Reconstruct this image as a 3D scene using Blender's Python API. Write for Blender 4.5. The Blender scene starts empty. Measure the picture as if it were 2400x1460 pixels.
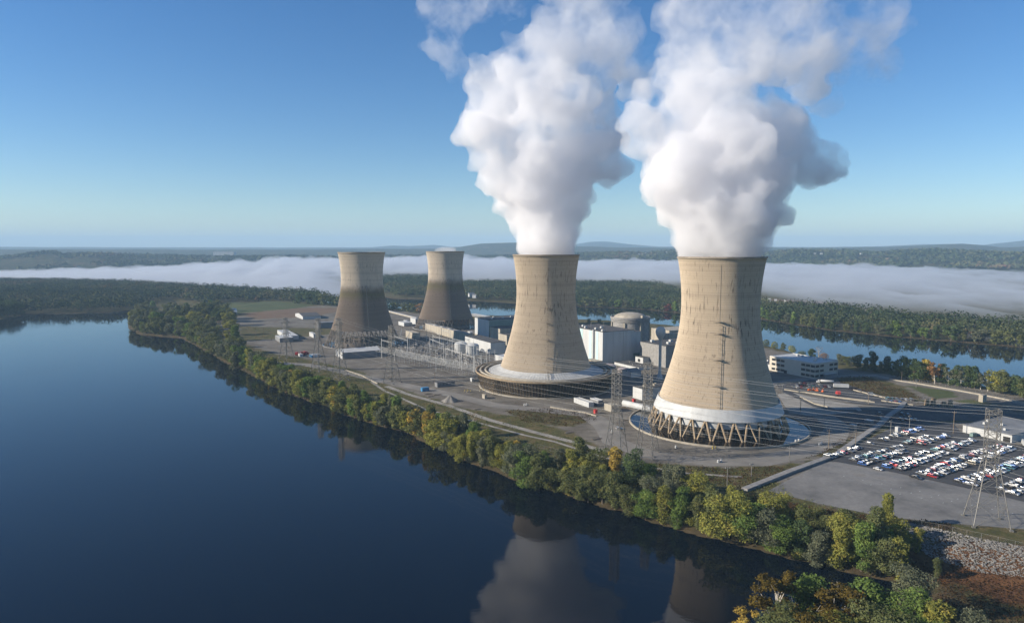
import bpy, bmesh, math, random
import numpy as np
from mathutils import Vector, Matrix, noise as mnoise
random.seed(7); rng = np.random.default_rng(7)
R = math.radians
scene = bpy.context.scene
COL = scene.collection

# ---------------------------------------------------------------- camera
CAM_Z = 120.5; TILT = R(5.39); FPX = 1600.0
cam_d = bpy.data.cameras.new("camera"); cam = bpy.data.objects.new("camera", cam_d); COL.objects.link(cam)
cam_d.sensor_width = 36.0; cam_d.lens = 36.0 * FPX / 2400.0
cam_d.clip_start = 1.0; cam_d.clip_end = 80000.0
cam.location = (0, 0, CAM_Z); cam.rotation_euler = (R(90) - TILT, 0, 0)
scene.camera = cam

# ---------------------------------------------------------------- sky, sun, exposure
SUN_AZ_VEC = Vector((-0.988, -0.156, 0)).normalized(); SUN_EL = R(23)
to_sun = Vector((SUN_AZ_VEC.x * math.cos(SUN_EL), SUN_AZ_VEC.y * math.cos(SUN_EL), math.sin(SUN_EL)))
world = bpy.data.worlds.new("World"); scene.world = world; world.use_nodes = True
wn = world.node_tree.nodes; wl = world.node_tree.links
sky = wn.new("ShaderNodeTexSky"); sky.sky_type = 'NISHITA'; sky.sun_disc = False
sky.sun_elevation = SUN_EL; sky.sun_rotation = math.atan2(to_sun.x, to_sun.y)
sky.altitude = 200; sky.air_density = 1.0; sky.dust_density = 0.1; sky.ozone_density = 4.0
bg = wn["Background"]; bg.inputs[1].default_value = 0.08
hs = wn.new("ShaderNodeHueSaturation"); hs.inputs["Saturation"].default_value = 1.22; hs.inputs["Hue"].default_value = 0.506
wl.new(sky.outputs[0], hs.inputs["Color"]); wl.new(hs.outputs[0], bg.inputs[0])
sun_d = bpy.data.lights.new("sun", 'SUN'); sun_d.energy = 5.0; sun_d.angle = R(0.5); sun_d.color = (1.0, 0.90, 0.76)
sun = bpy.data.objects.new("sun", sun_d); COL.objects.link(sun)
sun.rotation_euler = to_sun.to_track_quat('Z', 'Y').to_euler()
scene.view_settings.view_transform = 'Standard'; scene.view_settings.look = 'None'
scene.view_settings.exposure = 0.72; scene.view_settings.gamma = 1.0
cy = scene.cycles
cy.use_denoising = True
try: cy.denoiser = 'OPENIMAGEDENOISE'
except Exception: pass
cy.max_bounces = 20; cy.diffuse_bounces = 1; cy.glossy_bounces = 2; cy.transmission_bounces = 3
cy.volume_bounces = 18; cy.transparent_max_bounces = 8
cy.caustics_reflective = False; cy.caustics_refractive = False
cy.use_adaptive_sampling = True; cy.adaptive_threshold = 0.02
cy.volume_step_rate = 1.0; cy.volume_max_steps = 256

# ---------------------------------------------------------------- helpers
def G(px, py, z=0.0):
    """point at height z that the photograph shows at pixel (px, py) of 2400x1460"""
    u = (px - 1200) / FPX; v = (py - 730) / FPX
    dy = math.cos(TILT) - v * math.sin(TILT); dz = -math.sin(TILT) - v * math.cos(TILT)
    t = (z - CAM_Z) / dz
    return Vector((u * t, dy * t, z))
def GD(px, py, Y):
    u = (px - 1200) / FPX; v = (py - 730) / FPX
    dy = math.cos(TILT) - v * math.sin(TILT); dz = -math.sin(TILT) - v * math.cos(TILT)
    t = Y / dy
    return Vector((u * t, Y, CAM_Z + dz * t))

class MB:
    def __init__(s): s.v = []; s.f = []
    def add(s, vs, fs):
        o = len(s.v); s.v += [tuple(v) for v in vs]; s.f += [tuple(i + o for i in f) for f in fs]; return s
    def box(s, c, d, rz=0.0, ax=None):
        cx, cy_, cz = c; dx, dy, dz = d[0] / 2, d[1] / 2, d[2] / 2; ca, sa = math.cos(rz), math.sin(rz)
        vs = []
        for z in (-dz, dz):
            for x, y in ((-dx, -dy), (dx, -dy), (dx, dy), (-dx, dy)):
                vs.append((cx + x * ca - y * sa, cy_ + x * sa + y * ca, cz + z))
        return s.add(vs, [(3, 2, 1, 0), (4, 5, 6, 7), (0, 1, 5, 4), (1, 2, 6, 5), (2, 3, 7, 6), (3, 0, 4, 7)])
    def bar(s, a, b, r, n=4, r2=None):
        a = Vector(a); b = Vector(b); d = b - a
        if d.length < 1e-6: return s
        q = d.to_track_quat('Z', 'Y'); r2 = r if r2 is None else r2
        vs = []
        for p, rr in ((a, r), (b, r2)):
            for i in range(n):
                t = 2 * math.pi * (i + .5) / n
                vs.append(p + q @ Vector((rr * math.cos(t), rr * math.sin(t), 0)))
        fs = [(i, (i + 1) % n, n + (i + 1) % n, n + i) for i in range(n)] + [tuple(range(n))[::-1], tuple(range(n, 2 * n))]
        return s.add(vs, fs)
    def path(s, pts, r, n=4):
        for a, b in zip(pts[:-1], pts[1:]): s.bar(a, b, r, n)
        return s
    def lathe(s, prof, n=48, c=(0, 0, 0), a0=0.0, a1=2 * math.pi, cap=False):
        full = abs(a1 - a0 - 2 * math.pi) < 1e-6; m = n if full else n + 1
        vs = []
        for r, z in prof:
            for i in range(m):
                t = a0 + (a1 - a0) * i / n
                vs.append((c[0] + r * math.cos(t), c[1] + r * math.sin(t), c[2] + z))
        fs = []
        for k in range(len(prof) - 1):
            for i in range(n):
                j = (i + 1) % m
                fs.append((k * m + i, k * m + j, (k + 1) * m + j, (k + 1) * m + i))
        if cap and full: fs.append(tuple((len(prof) - 1) * m + i for i in range(m)))
        return s.add(vs, fs)
    def prism(s, poly, z0, z1):
        n = len(poly); ar = sum(poly[i][0] * poly[(i + 1) % n][1] - poly[(i + 1) % n][0] * poly[i][1] for i in range(n))
        if ar < 0: poly = poly[::-1]
        vs = [(p[0], p[1], z0) for p in poly] + [(p[0], p[1], z1) for p in poly]
        return s.add(vs, [tuple(range(n))[::-1], tuple(range(n, 2 * n))] + [(i, (i + 1) % n, n + (i + 1) % n, n + i) for i in range(n)])
    def sheet(s, poly, z):
        n = len(poly); ar = sum(poly[i][0] * poly[(i + 1) % n][1] - poly[(i + 1) % n][0] * poly[i][1] for i in range(n))
        if ar < 0: poly = poly[::-1]
        return s.add([(p[0], p[1], z) for p in poly], [tuple(range(n))])
    def mesh(s, name, mat=None, smooth=False):
        me = bpy.data.meshes.new(name); me.from_pydata(s.v, [], s.f); me.update()
        if mat: me.materials.append(mat)
        if smooth: me.shade_smooth()
        return me
    def build(s, name, mat=None, parent=None, smooth=False, loc=None, rz=0.0):
        o = bpy.data.objects.new(name, s.mesh(name, mat, smooth)); COL.objects.link(o)
        if parent: o.parent = parent
        if loc is not None: o.location = loc
        if rz: o.rotation_euler = (0, 0, rz)
        return o

def tag(o, label=None, cat=None, group=None, kind=None):
    if label: o["label"] = label
    if cat: o["category"] = cat
    if group: o["group"] = group
    if kind: o["kind"] = kind
    return o
def thing(name, label, cat, loc=(0, 0, 0), rz=0.0, group=None):
    o = bpy.data.objects.new(name, None); COL.objects.link(o); o.location = loc; o.rotation_euler = (0, 0, rz)
    o.empty_display_size = 0.5
    return tag(o, label, cat, group)
def dup(root, loc, rz=0.0, label=None, group=None, scale=None):
    kids = list(root.children)
    r = root.copy(); COL.objects.link(r); r.location = loc; r.rotation_euler = (0, 0, rz)
    if scale: r.scale = scale
    if label: r["label"] = label
    if group: r["group"] = group
    for ch in kids:
        c = ch.copy(); COL.objects.link(c); c.parent = r
        for g in ch.children:
            d = g.copy(); COL.objects.link(d); d.parent = c
    return r

# ---------------------------------------------------------------- materials
def new_mat(name):
    m = bpy.data.materials.new(name); m.use_nodes = True
    return m, m.node_tree.nodes, m.node_tree.links, m.node_tree.nodes["Principled BSDF"]
def _noise(n, l, vec, scale, detail=3.0, rough=0.55, dist=0.0):
    t = n.new("ShaderNodeTexNoise"); t.inputs["Scale"].default_value = scale; t.inputs["Detail"].default_value = detail
    t.inputs["Roughness"].default_value = rough; t.inputs["Distortion"].default_value = dist
    if vec is not None: l.new(vec, t.inputs["Vector"])
    return t.outputs[0]
def _map(n, l, vec, sc):
    t = n.new("ShaderNodeMapping"); t.inputs["Scale"].default_value = sc; l.new(vec, t.inputs["Vector"]); return t.outputs[0]
def _ramp(n, l, fac, stops):
    t = n.new("ShaderNodeValToRGB"); e = t.color_ramp.elements
    while len(e) < len(stops): e.new(0.5)
    for i, (p, c) in enumerate(stops):
        e[i].position = p; e[i].color = (*c, 1) if hasattr(c, '__len__') else (c, c, c, 1)
    l.new(fac, t.inputs[0]); return t.outputs[0]
def _mix(n, l, fac, a, b, mode='MIX'):
    t = n.new("ShaderNodeMix"); t.data_type = 'RGBA'; t.blend_type = mode
    for s, v in ((t.inputs[0], fac), (t.inputs[6], a), (t.inputs[7], b)):
        if isinstance(v, (int, float)): s.default_value = v
        elif isinstance(v, tuple): s.default_value = (*v, 1)
        else: l.new(v, s)
    return t.outputs[2]
def _math(n, l, op, a, b=None, clamp=False):
    t = n.new("ShaderNodeMath"); t.operation = op; t.use_clamp = clamp
    for s, v in ((t.inputs[0], a), (t.inputs[1], b)):
        if v is None: continue
        if isinstance(v, (int, float)): s.default_value = v
        else: l.new(v, s)
    return t.outputs[0]
def _bump(n, l, b, h, strength=0.3, dist=1.0):
    t = n.new("ShaderNodeBump"); t.inputs["Strength"].default_value = strength; t.inputs["Distance"].default_value = dist
    l.new(h, t.inputs["Height"]); l.new(t.outputs[0], b.inputs["Normal"])

def mat_plain(name, c, rough=0.7, var=0.25, scale=0.3, metal=0.0, dark=None, streak=False):
    """colour with noise wear in object space"""
    m, n, l, b = new_mat(name)
    tc = n.new("ShaderNodeTexCoord").outputs["Object"]
    v = _map(n, l, tc, (1, 1, 0.15)) if streak else tc
    f = _noise(n, l, v, scale, 5, 0.62)
    d = tuple(x * (1 - var) for x in c) if dark is None else dark
    col = _ramp(n, l, f, [(0.32, d), (0.66, c)])
    l.new(col, b.inputs["Base Color"]); b.inputs["Roughness"].default_value = rough; b.inputs["Metallic"].default_value = metal
    return m

def mat_concrete(name, upper, lower=None, split=70.0, streaks=1.0):
    m, n, l, b = new_mat(name)
    tc = n.new("ShaderNodeTexCoord").outputs["Object"]
    sp = n.new("ShaderNodeSeparateXYZ"); l.new(tc, sp.inputs[0]); z = sp.outputs[2]
    # lift bands: noise that only varies with height, plus slow weathering
    band = _noise(n, l, _map(n, l, tc, (0.006, 0.006, 1.0)), 0.16, 7, 0.75)
    blot = _noise(n, l, _map(n, l, tc, (1, 1, 0.35)), 0.05, 5, 0.6)
    up = _ramp(n, l, band, [(0.30, tuple(x * 0.62 for x in upper)), (0.48, tuple(x * 0.92 for x in upper)), (0.70, tuple(min(1, x * 1.10) for x in upper))])
    up = _mix(n, l, _math(n, l, 'MULTIPLY', blot, 0.55), up, tuple(x * 0.72 for x in upper))
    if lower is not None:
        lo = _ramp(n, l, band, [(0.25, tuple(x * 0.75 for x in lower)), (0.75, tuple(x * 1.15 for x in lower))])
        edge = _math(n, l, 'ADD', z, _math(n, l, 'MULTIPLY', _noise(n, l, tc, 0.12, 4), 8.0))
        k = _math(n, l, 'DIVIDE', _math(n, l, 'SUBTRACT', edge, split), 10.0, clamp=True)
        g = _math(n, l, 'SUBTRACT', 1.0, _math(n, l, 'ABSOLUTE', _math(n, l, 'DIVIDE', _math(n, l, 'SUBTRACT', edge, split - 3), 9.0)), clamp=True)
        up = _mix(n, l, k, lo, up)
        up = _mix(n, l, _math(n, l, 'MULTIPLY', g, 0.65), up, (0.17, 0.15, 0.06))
    # dark vertical streaks
    st = _noise(n, l, _map(n, l, tc, (1, 1, 0.12)), 0.75, 3, 0.55)
    msk = _noise(n, l, tc, 0.045, 2)
    s1 = _ramp(n, l, st, [(0.60, 0.0), (0.65, 1.0)])
    hz_ = _math(n, l, 'MULTIPLY', _ramp(n, l, _math(n, l, 'DIVIDE', z, 113.0), [(0.36, 0.10), (0.55, 1.0), (0.86, 1.0), (0.97, 0.2)]), _ramp(n, l, msk, [(0.42, 0.04), (0.58, 1.0)]))
    zz = _math(n, l, 'MULTIPLY', hz_, 0.72 * streaks)
    up = _mix(n, l, _math(n, l, 'MULTIPLY', s1, zz), up, (0.045, 0.038, 0.03))
    st2 = _noise(n, l, _map(n, l, tc, (1, 1, 0.06)), 1.1, 2, 0.5)
    s2 = _ramp(n, l, st2, [(0.60, 0.0), (0.72, 0.45 * streaks)])
    up = _mix(n, l, s2, up, (0.10, 0.075, 0.05))
    # formwork joints every 1.5 m of height
    w = _math(n, l, 'FRACT', _math(n, l, 'DIVIDE', z, 1.52))
    j = _math(n, l, 'LESS_THAN', w, 0.12)
    up = _mix(n, l, _math(n, l, 'MULTIPLY', j, 0.22), up, (0.12, 0.10, 0.08))
    l.new(up, b.inputs["Base Color"]); b.inputs["Roughness"].default_value = 0.95; b.inputs["Diffuse Roughness"].default_value = 1.0; b.inputs["Specular IOR Level"].default_value = 0.1
    _bump(n, l, b, _noise(n, l, tc, 0.8, 4), 0.15, 0.3)
    return m

M = {}
M['conc_a'] = mat_concrete("tower_concrete", (0.53, 0.435, 0.32), None, streaks=1.0)
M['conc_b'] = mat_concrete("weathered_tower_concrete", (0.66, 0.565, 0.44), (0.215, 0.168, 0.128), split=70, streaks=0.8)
M['white'] = mat_plain("white_panel", (0.47, 0.475, 0.465), 0.6, 0.18, 0.25, streak=True)
M['whiteroof'] = mat_plain("white_roof", (0.50, 0.50, 0.48), 0.6, 0.2, 0.2)
M['concrete'] = mat_plain("concrete", (0.38, 0.34, 0.27), 0.85, 0.35, 0.25, streak=True)
M['concrete_grey'] = mat_plain("grey_concrete", (0.27, 0.26, 0.245), 0.85, 0.35, 0.4)
M['darkroof'] = mat_plain("dark_roof", (0.075, 0.072, 0.07), 0.85, 0.4, 0.1)
M['greyroof'] = mat_plain("grey_roof", (0.20, 0.205, 0.21), 0.8, 0.3, 0.1)
M['brownwood'] = mat_plain("weathered_timber", (0.26, 0.19, 0.115), 0.85, 0.6, 0.35, streak=True)
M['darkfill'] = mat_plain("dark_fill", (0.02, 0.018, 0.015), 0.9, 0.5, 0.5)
M['steel'] = mat_plain("galvanised_steel", (0.20, 0.19, 0.17), 0.55, 0.35, 0.5, metal=0.1)
M['palesteel'] = mat_plain("pale_steel", (0.46, 0.46, 0.44), 0.6, 0.25, 0.5)
M['ruststeel'] = mat_plain("rust_stained_steel", (0.30, 0.25, 0.19), 0.7, 0.5, 0.3, streak=True)
M['columns'] = mat_plain("column_concrete", (0.36, 0.27, 0.17), 0.85, 0.4, 0.4, streak=True)
M['columns_grey'] = mat_plain("grey_column_concrete", (0.20, 0.17, 0.14), 0.85, 0.4, 0.4, streak=True)
M['wood_pole'] = mat_plain("pole_wood", (0.20, 0.15, 0.10), 0.85, 0.4, 0.6)
M['wire'] = mat_plain("aluminium_wire", (0.42, 0.42, 0.41), 0.5, 0.1, 0.5, metal=0.2)
M['asphalt'] = mat_plain("asphalt", (0.050, 0.050, 0.052), 0.9, 0.35, 0.08)
M['window'] = mat_plain("window_glass", (0.025, 0.030, 0.035), 0.15, 0.3, 0.3)
M['cream'] = mat_plain("cream_panel", (0.50, 0.45, 0.37), 0.7, 0.12, 0.3)
M['teal'] = mat_plain("green_cladding", (0.16, 0.24, 0.22), 0.7, 0.2, 0.2)
M['paleblue'] = mat_plain("pale_aqua_panel", (0.42, 0.60, 0.58), 0.6, 0.12, 0.2)
def mat_water(name, body, rough=0.03, bump=0.02, scale=0.35):
    m, n, l, b = new_mat(name)
    tc = n.new("ShaderNodeTexCoord").outputs["Object"]
    b.inputs["Base Color"].default_value = (*body, 1); b.inputs["Roughness"].default_value = rough; b.inputs["IOR"].default_value = 1.33
    if rough > .025:
        l.new(_ramp(n, l, _noise(n, l, _map(n, l, tc, (1, 0.35, 1)), 0.008, 5, 0.6, 1.2), [(0.42, rough * .7), (0.55, rough * 1.5), (0.68, rough * 4)]), b.inputs['Roughness'])
    h = _math(n, l, 'ADD', _noise(n, l, _map(n, l, tc, (1, 1.6, 1)), scale, 3, 0.5), _math(n, l, 'MULTIPLY', _noise(n, l, tc, 0.03, 2), 2.0))
    _bump(n, l, b, h, bump, 1.0)
    return m
M['river'] = mat_water("river_water", (0.0015, 0.004, 0.009), 0.03, 0.012, 0.30)
M['river'].node_tree.nodes['Principled BSDF'].inputs['IOR'].default_value = 1.30
M['pond'] = mat_water("basin_water_surface", (0.012, 0.010, 0.008), 0.02, 0.01, 0.5)
# ---------------------------------------------------------------- terrain
WZ = -8.0
def gp(lst, z): return [tuple(G(a, b, z)[:2]) for a, b in lst]
WEST = [(-760, 1400), (-720, 1300)] + gp([(300, 745), (302, 768), (330, 785), (425, 792), (465, 812), (530, 850), (610, 887), (650, 910),
        (700, 930), (775, 955), (850, 985), (960, 1015), (1020, 1045), (1100, 1085), (1165, 1105), (1240, 1140), (1330, 1160), (1430, 1190),
        (1530, 1222), (1640, 1250), (1750, 1278), (1830, 1303), (1960, 1333), (2080, 1358), (2150, 1370)], WZ)
SPIT = [(158, 243), (150, 236), (128, 231), (105, 224), (80, 217), (58, 210), (50, 198), (52, 180), (80, 150), (140, 120), (260, 80), (600, 0)]
EAST = [(1500, 0), (900, 200), (640, 330), (520, 430), (470, 500), (436, 570), (416, 624), (392, 700), (345, 760), (320, 867), (290, 960), (262, 1060),
        (180, 1130), (95, 1165), (-40, 1225), (-130, 1290), (-215, 1345), (-300, 1400), (-380, 1480), (-460, 1640), (-700, 1880), (-1280, 2280),
        (-1840, 2450), (-2600, 2900), (-5000, 3400), (-5000, 900), (-1500, 1130), (-1100, 1215), (-985, 1250), (-962, 1277), (-940, 1301), (-844, 1318), (-785, 1350)]
ISLAND = WEST + SPIT + EAST
MAIN = gp([(920, 700), (1100, 705), (1220, 712), (1340, 718), (1500, 725), (1600, 735), (1780, 748), (1950, 775), (2100, 790), (2400, 815)], WZ) + \
       [(760, 780), (900, 650), (1200, 480), (2500, 200), (70000, 200), (70000, 90000), (-70000, 90000), (-70000, 5200), (-6000, 4300), (-2500, 3700), (-1200, 3000), (-650, 2350), (-420, 1950)]
ISLET = [tuple(G(a, b, WZ)[:2]) for a, b in ((52, 738), (38, 744), (-40, 752), (-300, 756), (-600, 750), (-300, 735), (-40, 733))]
def sdist(P, poly):
    """signed distance, positive inside"""
    x, y = P[:, 0], P[:, 1]; best = np.full(len(x), 1e18); ins = np.zeros(len(x), bool)
    n = len(poly)
    for i in range(n):
        ax, ay = poly[i]; bx, by = poly[(i + 1) % n]
        dx, dy = bx - ax, by - ay; L = dx * dx + dy * dy + 1e-9
        t = np.clip(((x - ax) * dx + (y - ay) * dy) / L, 0, 1)
        best = np.minimum(best, (x - ax - t * dx) ** 2 + (y - ay - t * dy) ** 2)
        c = ((ay > y) != (by > y)); ins ^= c & (x < (bx - ax) * (y - ay) / (by - ay + 1e-12) + ax)
    d = np.sqrt(best); return np.where(ins, d, -d)
# smooth value noise in numpy
def vnoise(x, y, seed=0):
    xi = np.floor(x).astype(np.int64); yi = np.floor(y).astype(np.int64); xf = x - xi; yf = y - yi
    u = xf * xf * (3 - 2 * xf); v = yf * yf * (3 - 2 * yf)
    def h(a, b):
        q = (a * 374761393 + b * 668265263 + seed * 974634777) & 0xffffffff
        q = ((q ^ (q >> 13)) * 1274126177) & 0xffffffff
        return ((q ^ (q >> 16)) & 0xffff) / 65535.0
    return (h(xi, yi) * (1 - u) + h(xi + 1, yi) * u) * (1 - v) + (h(xi, yi + 1) * (1 - u) + h(xi + 1, yi + 1) * u) * v
def fbm(x, y, seed=0, o=4):
    s = 0; a = 0.5; f = 1.0
    for k in range(o): s = s + a * vnoise(x * f, y * f, seed + k * 17); a *= 0.5; f *= 2.03
    return s
def sstep(a, b, x):
    t = np.clip((x - a) / (b - a), 0, 1); return t * t * (3 - 2 * t)
# far skyline as the ridges seen from the plant: (bearing in photo px, height above river plain)
def ridge(px, tab): return np.interp(px, [a for a, _ in tab], [b for _, b in tab])
R1 = [(-3000, 40), (0, 46), (60, 58), (105, 74), (135, 74), (150, 58), (200, 68), (270, 66), (330, 60), (430, 52), (520, 50), (640, 44), (760, 42), (900, 48), (1080, 40), (1300, 50), (1360, 62), (1450, 68), (1520, 62), (1560, 78), (1600, 74), (1780, 70), (1860, 92), (1960, 84), (2050, 74), (2120, 84), (2200, 92), (2300, 80), (2400, 74), (5000, 80)]   # ~4.6 km
R2 = [(-3000, 90), (0, 98), (700, 90), (860, 96), (1040, 100), (1080, 122), (1130, 160), (1200, 172), (1290, 168), (1350, 130), (1450, 112), (1900, 112), (2000, 116), (2120, 124), (2200, 146), (2250, 152), (2300, 138), (2340, 116), (2400, 122), (5000, 110)]  # ~8 km
R3 = [(-3000, 115), (0, 122), (400, 112), (870, 112), (920, 150), (960, 140), (1020, 165), (1060, 122), (1330, 150), (1380, 220), (1420, 232), (1470, 180), (1540, 130), (1900, 118), (2050, 130), (2160, 165), (2220, 172), (2285, 140), (2330, 180), (2400, 226), (2600, 200), (5000, 150)]  # ~14 km
def height(P):
    x, y = P[:, 0], P[:, 1]; r = np.hypot(x, y)
    di = np.maximum(sdist(P, ISLAND), sdist(P, ISLET)); dm = sdist(P, MAIN); d = np.maximum(di, dm)
    wb = np.where(dm > di, 9.0, 17.0)
    jit = (fbm(x / 14, y / 14, 5) - 0.5) * 7
    dd = d + jit * (np.abs(d) < 25)
    h = np.where(dd < 0, WZ - 4 * sstep(0, 18, -dd), WZ + (0 - WZ) * (0.22 * sstep(0, 2.5, dd) + 0.78 * sstep(3.0, wb, dd)))
    low = (dm > di) | ((y > 1180) & (x < -560))
    hl = WZ + 1.2 * sstep(0, 4, dd) + 6.8 * sstep(20, 260, dd) - 4 * sstep(0, 18, -dd)
    h = np.where(low, hl, h)
    dn = (x - 172) * 0.55 + (y - 283) * 0.835        # distance north of the chain-link fence above the rock slope
    cap = WZ + 1.6 + 1.6 * fbm(x / 9, y / 9, 3) + 6.4 * sstep(-30, 1, dn)
    h = np.where((y < 330) & (x > 20), np.minimum(h, cap + 20 * sstep(0, 12, dn)), h)
    px = 1200 + FPX * x / np.maximum(y, 1.0)
    far = sstep(1700, 4200, r) * (dm > 0)
    h = h + far * 22 * fbm(x / 500, y / 500, 11)
    h = h + sstep(1500, 2300, r) * (1 - sstep(2300, 2700, r)) * 5 * (dm > 0) * (px < 1700)
    w1 = sstep(3900, 4700, r); w2 = sstep(6400, 8000, r); w3 = sstep(11000, 14000, r)
    b1 = ridge(px, R1) + 26 * (fbm(x / 260, y / 260, 21) - 0.5) + 10 * (fbm(x / 60, y / 60, 22) - 0.5)
    b1b = b1 - 25 * sstep(5000, 6000, r)
    b2 = ridge(px, R2) + 16 * (fbm(x / 400, y / 400, 23) - 0.5)
    b3 = ridge(px, R3) + 12 * (fbm(x / 700, y / 700, 24) - 0.5)
    h2 = h * (1 - w1) + b1b * w1; h2 = h2 * (1 - w2) + (b2 - 30 * sstep(8500, 10500, r)) * w2; h2 = h2 * (1 - w3) + b3 * w3
    h2 = h2 * (1 - sstep(15500, 20000, r)) + 60 * sstep(15500, 20000, r)
    return h2
def terrain_z(x, y): return float(height(np.array([[x, y]], float))[0])
na = 540; rs = [110.0]
while rs[-1] < 26000:
    r_ = rs[-1]; rs.append(r_ + (2.6 if r_ < 420 else (r_ * 0.0062 if r_ < 1800 else (r_ * 0.012 if r_ < 7000 else r_ * 0.03))))
rs = np.array(rs); az = np.linspace(R(-66), R(66), na)
RR, AA = np.meshgrid(rs, az, indexing='ij'); XX = (RR * np.sin(AA)).ravel(); YY = (RR * np.cos(AA)).ravel()
PT = np.stack([XX, YY], 1); HH = height(PT)
nr = len(rs)
me = bpy.data.meshes.new("ground"); me.vertices.add(nr * na)
me.vertices.foreach_set("co", np.stack([XX, YY, HH], 1).ravel())
ii = np.arange((nr - 1) * (na - 1)); a = (ii // (na - 1)) * na + ii % (na - 1)
quad = np.stack([a, a + na, a + na + 1, a + 1], 1).ravel()
me.loops.add(len(quad)); me.loops.foreach_set("vertex_index", quad)
me.polygons.add(len(ii)); me.polygons.foreach_set("loop_start", ii * 4); me.polygons.foreach_set("loop_total", np.full(len(ii), 4))
me.update(); me.validate(); me.shade_smooth()
DI = sdist(PT, ISLAND); DM = sdist(PT, MAIN)
def region(polys, soft=3.0):
    w = np.zeros(len(PT))
    for q in polys:
        d = sdist(PT, q) + (fbm(PT[:, 0] / 6, PT[:, 1] / 6, 9) - 0.5) * soft * 3
        w = np.maximum(w, sstep(-soft * .5, soft * .5, d))
    return w
GRAVEL = [gp([(700, 838), (840, 868), (905, 900), (1000, 930), (1080, 955), (1200, 975), (1330, 1010), (1410, 1050), (1500, 1085), (1700, 1097), (1880, 1085), (1950, 1072), (2010, 1040), (2060, 1000),
             (2110, 955), (2300, 985), (2500, 1010), (2500, 940), (2380, 925), (2100, 880), (1950, 862), (1900, 840), (1780, 812), (1560, 790), (1300, 775), (1000, 738), (900, 722), (760, 715), (690, 722), (540, 752), (545, 775), (560, 800), (640, 830)], 0),
          gp([(1800, 1120), (1960, 1072), (2110, 990), (2500, 990), (2600, 1060), (2600, 1260), (2400, 1240), (2200, 1222), (2060, 1208), (1920, 1180)], 0),
          gp([(500, 745), (640, 735), (700, 728), (760, 735), (790, 760), (620, 775), (545, 790)], 0)]
WEED = [gp([(1180, 962), (1290, 958), (1390, 968), (1398, 985), (1330, 1000), (1230, 990)], 0), gp([(1960, 885), (2030, 880), (2120, 905), (2170, 940), (2080, 938), (1990, 915)], 0),
        gp([(1500, 1085), (1700, 1098), (1860, 1092), (1850, 1108), (1740, 1145), (1560, 1120)], 0), gp([(1880, 1075), (1925, 1060), (1960, 1035), (2000, 1020), (1990, 1040), (1940, 1068)], 0),
        gp([(560, 765), (790, 770), (790, 782), (700, 790), (560, 800)], 0)]
FIELD = [gp([(470, 708), (640, 706), (745, 712), (700, 722), (560, 735), (500, 725)], 0), gp([(2130, 905), (2230, 915), (2240, 930), (2190, 935)], 0), gp([(2240, 940), (2270, 935), (2330, 948), (2290, 950)], 0)]
SOIL = [gp([(560, 735), (700, 722), (790, 722), (790, 730), (740, 742), (600, 748)], 0), gp([(1780, 712), (1800, 700), (1950, 708), (2100, 735), (2100, 745), (1900, 722)], 0)]
att = {'gravel': region(GRAVEL) * (1 - region(WEED)), 'field': region(FIELD), 'soil': region(SOIL, 6), 'bank': (1 - sstep(3, 13, np.maximum(DI, DM))) * (np.maximum(DI, DM) > -20),
       'forest': sstep(2600, 4200, RR.ravel()), 'heath': region([[(150, 262), (175, 275), (260, 262), (420, 220), (420, 140), (210, 205), (185, 225)]], 5)}
att['gravel'] *= (1 - att['field']) * (1 - att['soil'])
for k_, v_ in att.items():
    at = me.attributes.new(k_, 'FLOAT', 'POINT'); at.data.foreach_set("value", v_.astype(np.float32))
m, n, l, b = new_mat("ground_cover")
geo = n.new("ShaderNodeNewGeometry").outputs["Position"]
def A_(k):
    t = n.new("ShaderNodeAttribute"); t.attribute_name = k; return t.outputs["Fac"]
gr1 = _ramp(n, l, _noise(n, l, geo, 0.09, 6, 0.65), [(0.3, (0.060, 0.050, 0.026)), (0.46, (0.085, 0.085, 0.030)), (0.58, (0.150, 0.115, 0.055)), (0.72, (0.045, 0.058, 0.020))])
gr1 = _mix(n, l, _ramp(n, l, _noise(n, l, geo, 0.9, 4, 0.7), [(0.35, 0.0), (0.7, 0.6)]), gr1, (0.035, 0.035, 0.016))
gv = _ramp(n, l, _noise(n, l, geo, 0.028, 7, 0.65), [(0.32, (0.085, 0.070, 0.050)), (0.46, (0.165, 0.148, 0.122)), (0.58, (0.225, 0.205, 0.172)), (0.68, (0.130, 0.095, 0.062))])
trk = _noise(n, l, _map(n, l, geo, (0.35, 2.2, 1)), 0.10, 5, 0.65, 1.5)
gv = _mix(n, l, _ramp(n, l, trk, [(0.46, 0.0), (0.60, 0.55)]), gv, (0.085, 0.075, 0.062))
gv = _mix(n, l, _ramp(n, l, _noise(n, l, geo, 0.6, 5, 0.7), [(0.3, 0.0), (0.75, 0.45)]), gv, (0.095, 0.088, 0.078))
fo = _ramp(n, l, _noise(n, l, geo, 0.012, 8, 0.72), [(0.3, (0.022, 0.030, 0.014)), (0.5, (0.045, 0.052, 0.022)), (0.60, (0.085, 0.062, 0.030)), (0.66, (0.17, 0.155, 0.085)), (0.78, (0.11, 0.13, 0.05))])
fi = _ramp(n, l, _noise(n, l, _map(n, l, geo, (1, 3, 1)), 0.02, 5), [(0.35, (0.060, 0.075, 0.032)), (0.6, (0.085, 0.100, 0.042)), (0.75, (0.12, 0.095, 0.055))])
so = _ramp(n, l, _noise(n, l, _map(n, l, geo, (1, 4, 1)), 0.03, 5), [(0.35, (0.13, 0.085, 0.055)), (0.7, (0.19, 0.135, 0.09))])
bk = _ramp(n, l, _noise(n, l, geo, 0.25, 5), [(0.35, (0.030, 0.026, 0.015)), (0.7, (0.085, 0.058, 0.036))])
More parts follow.
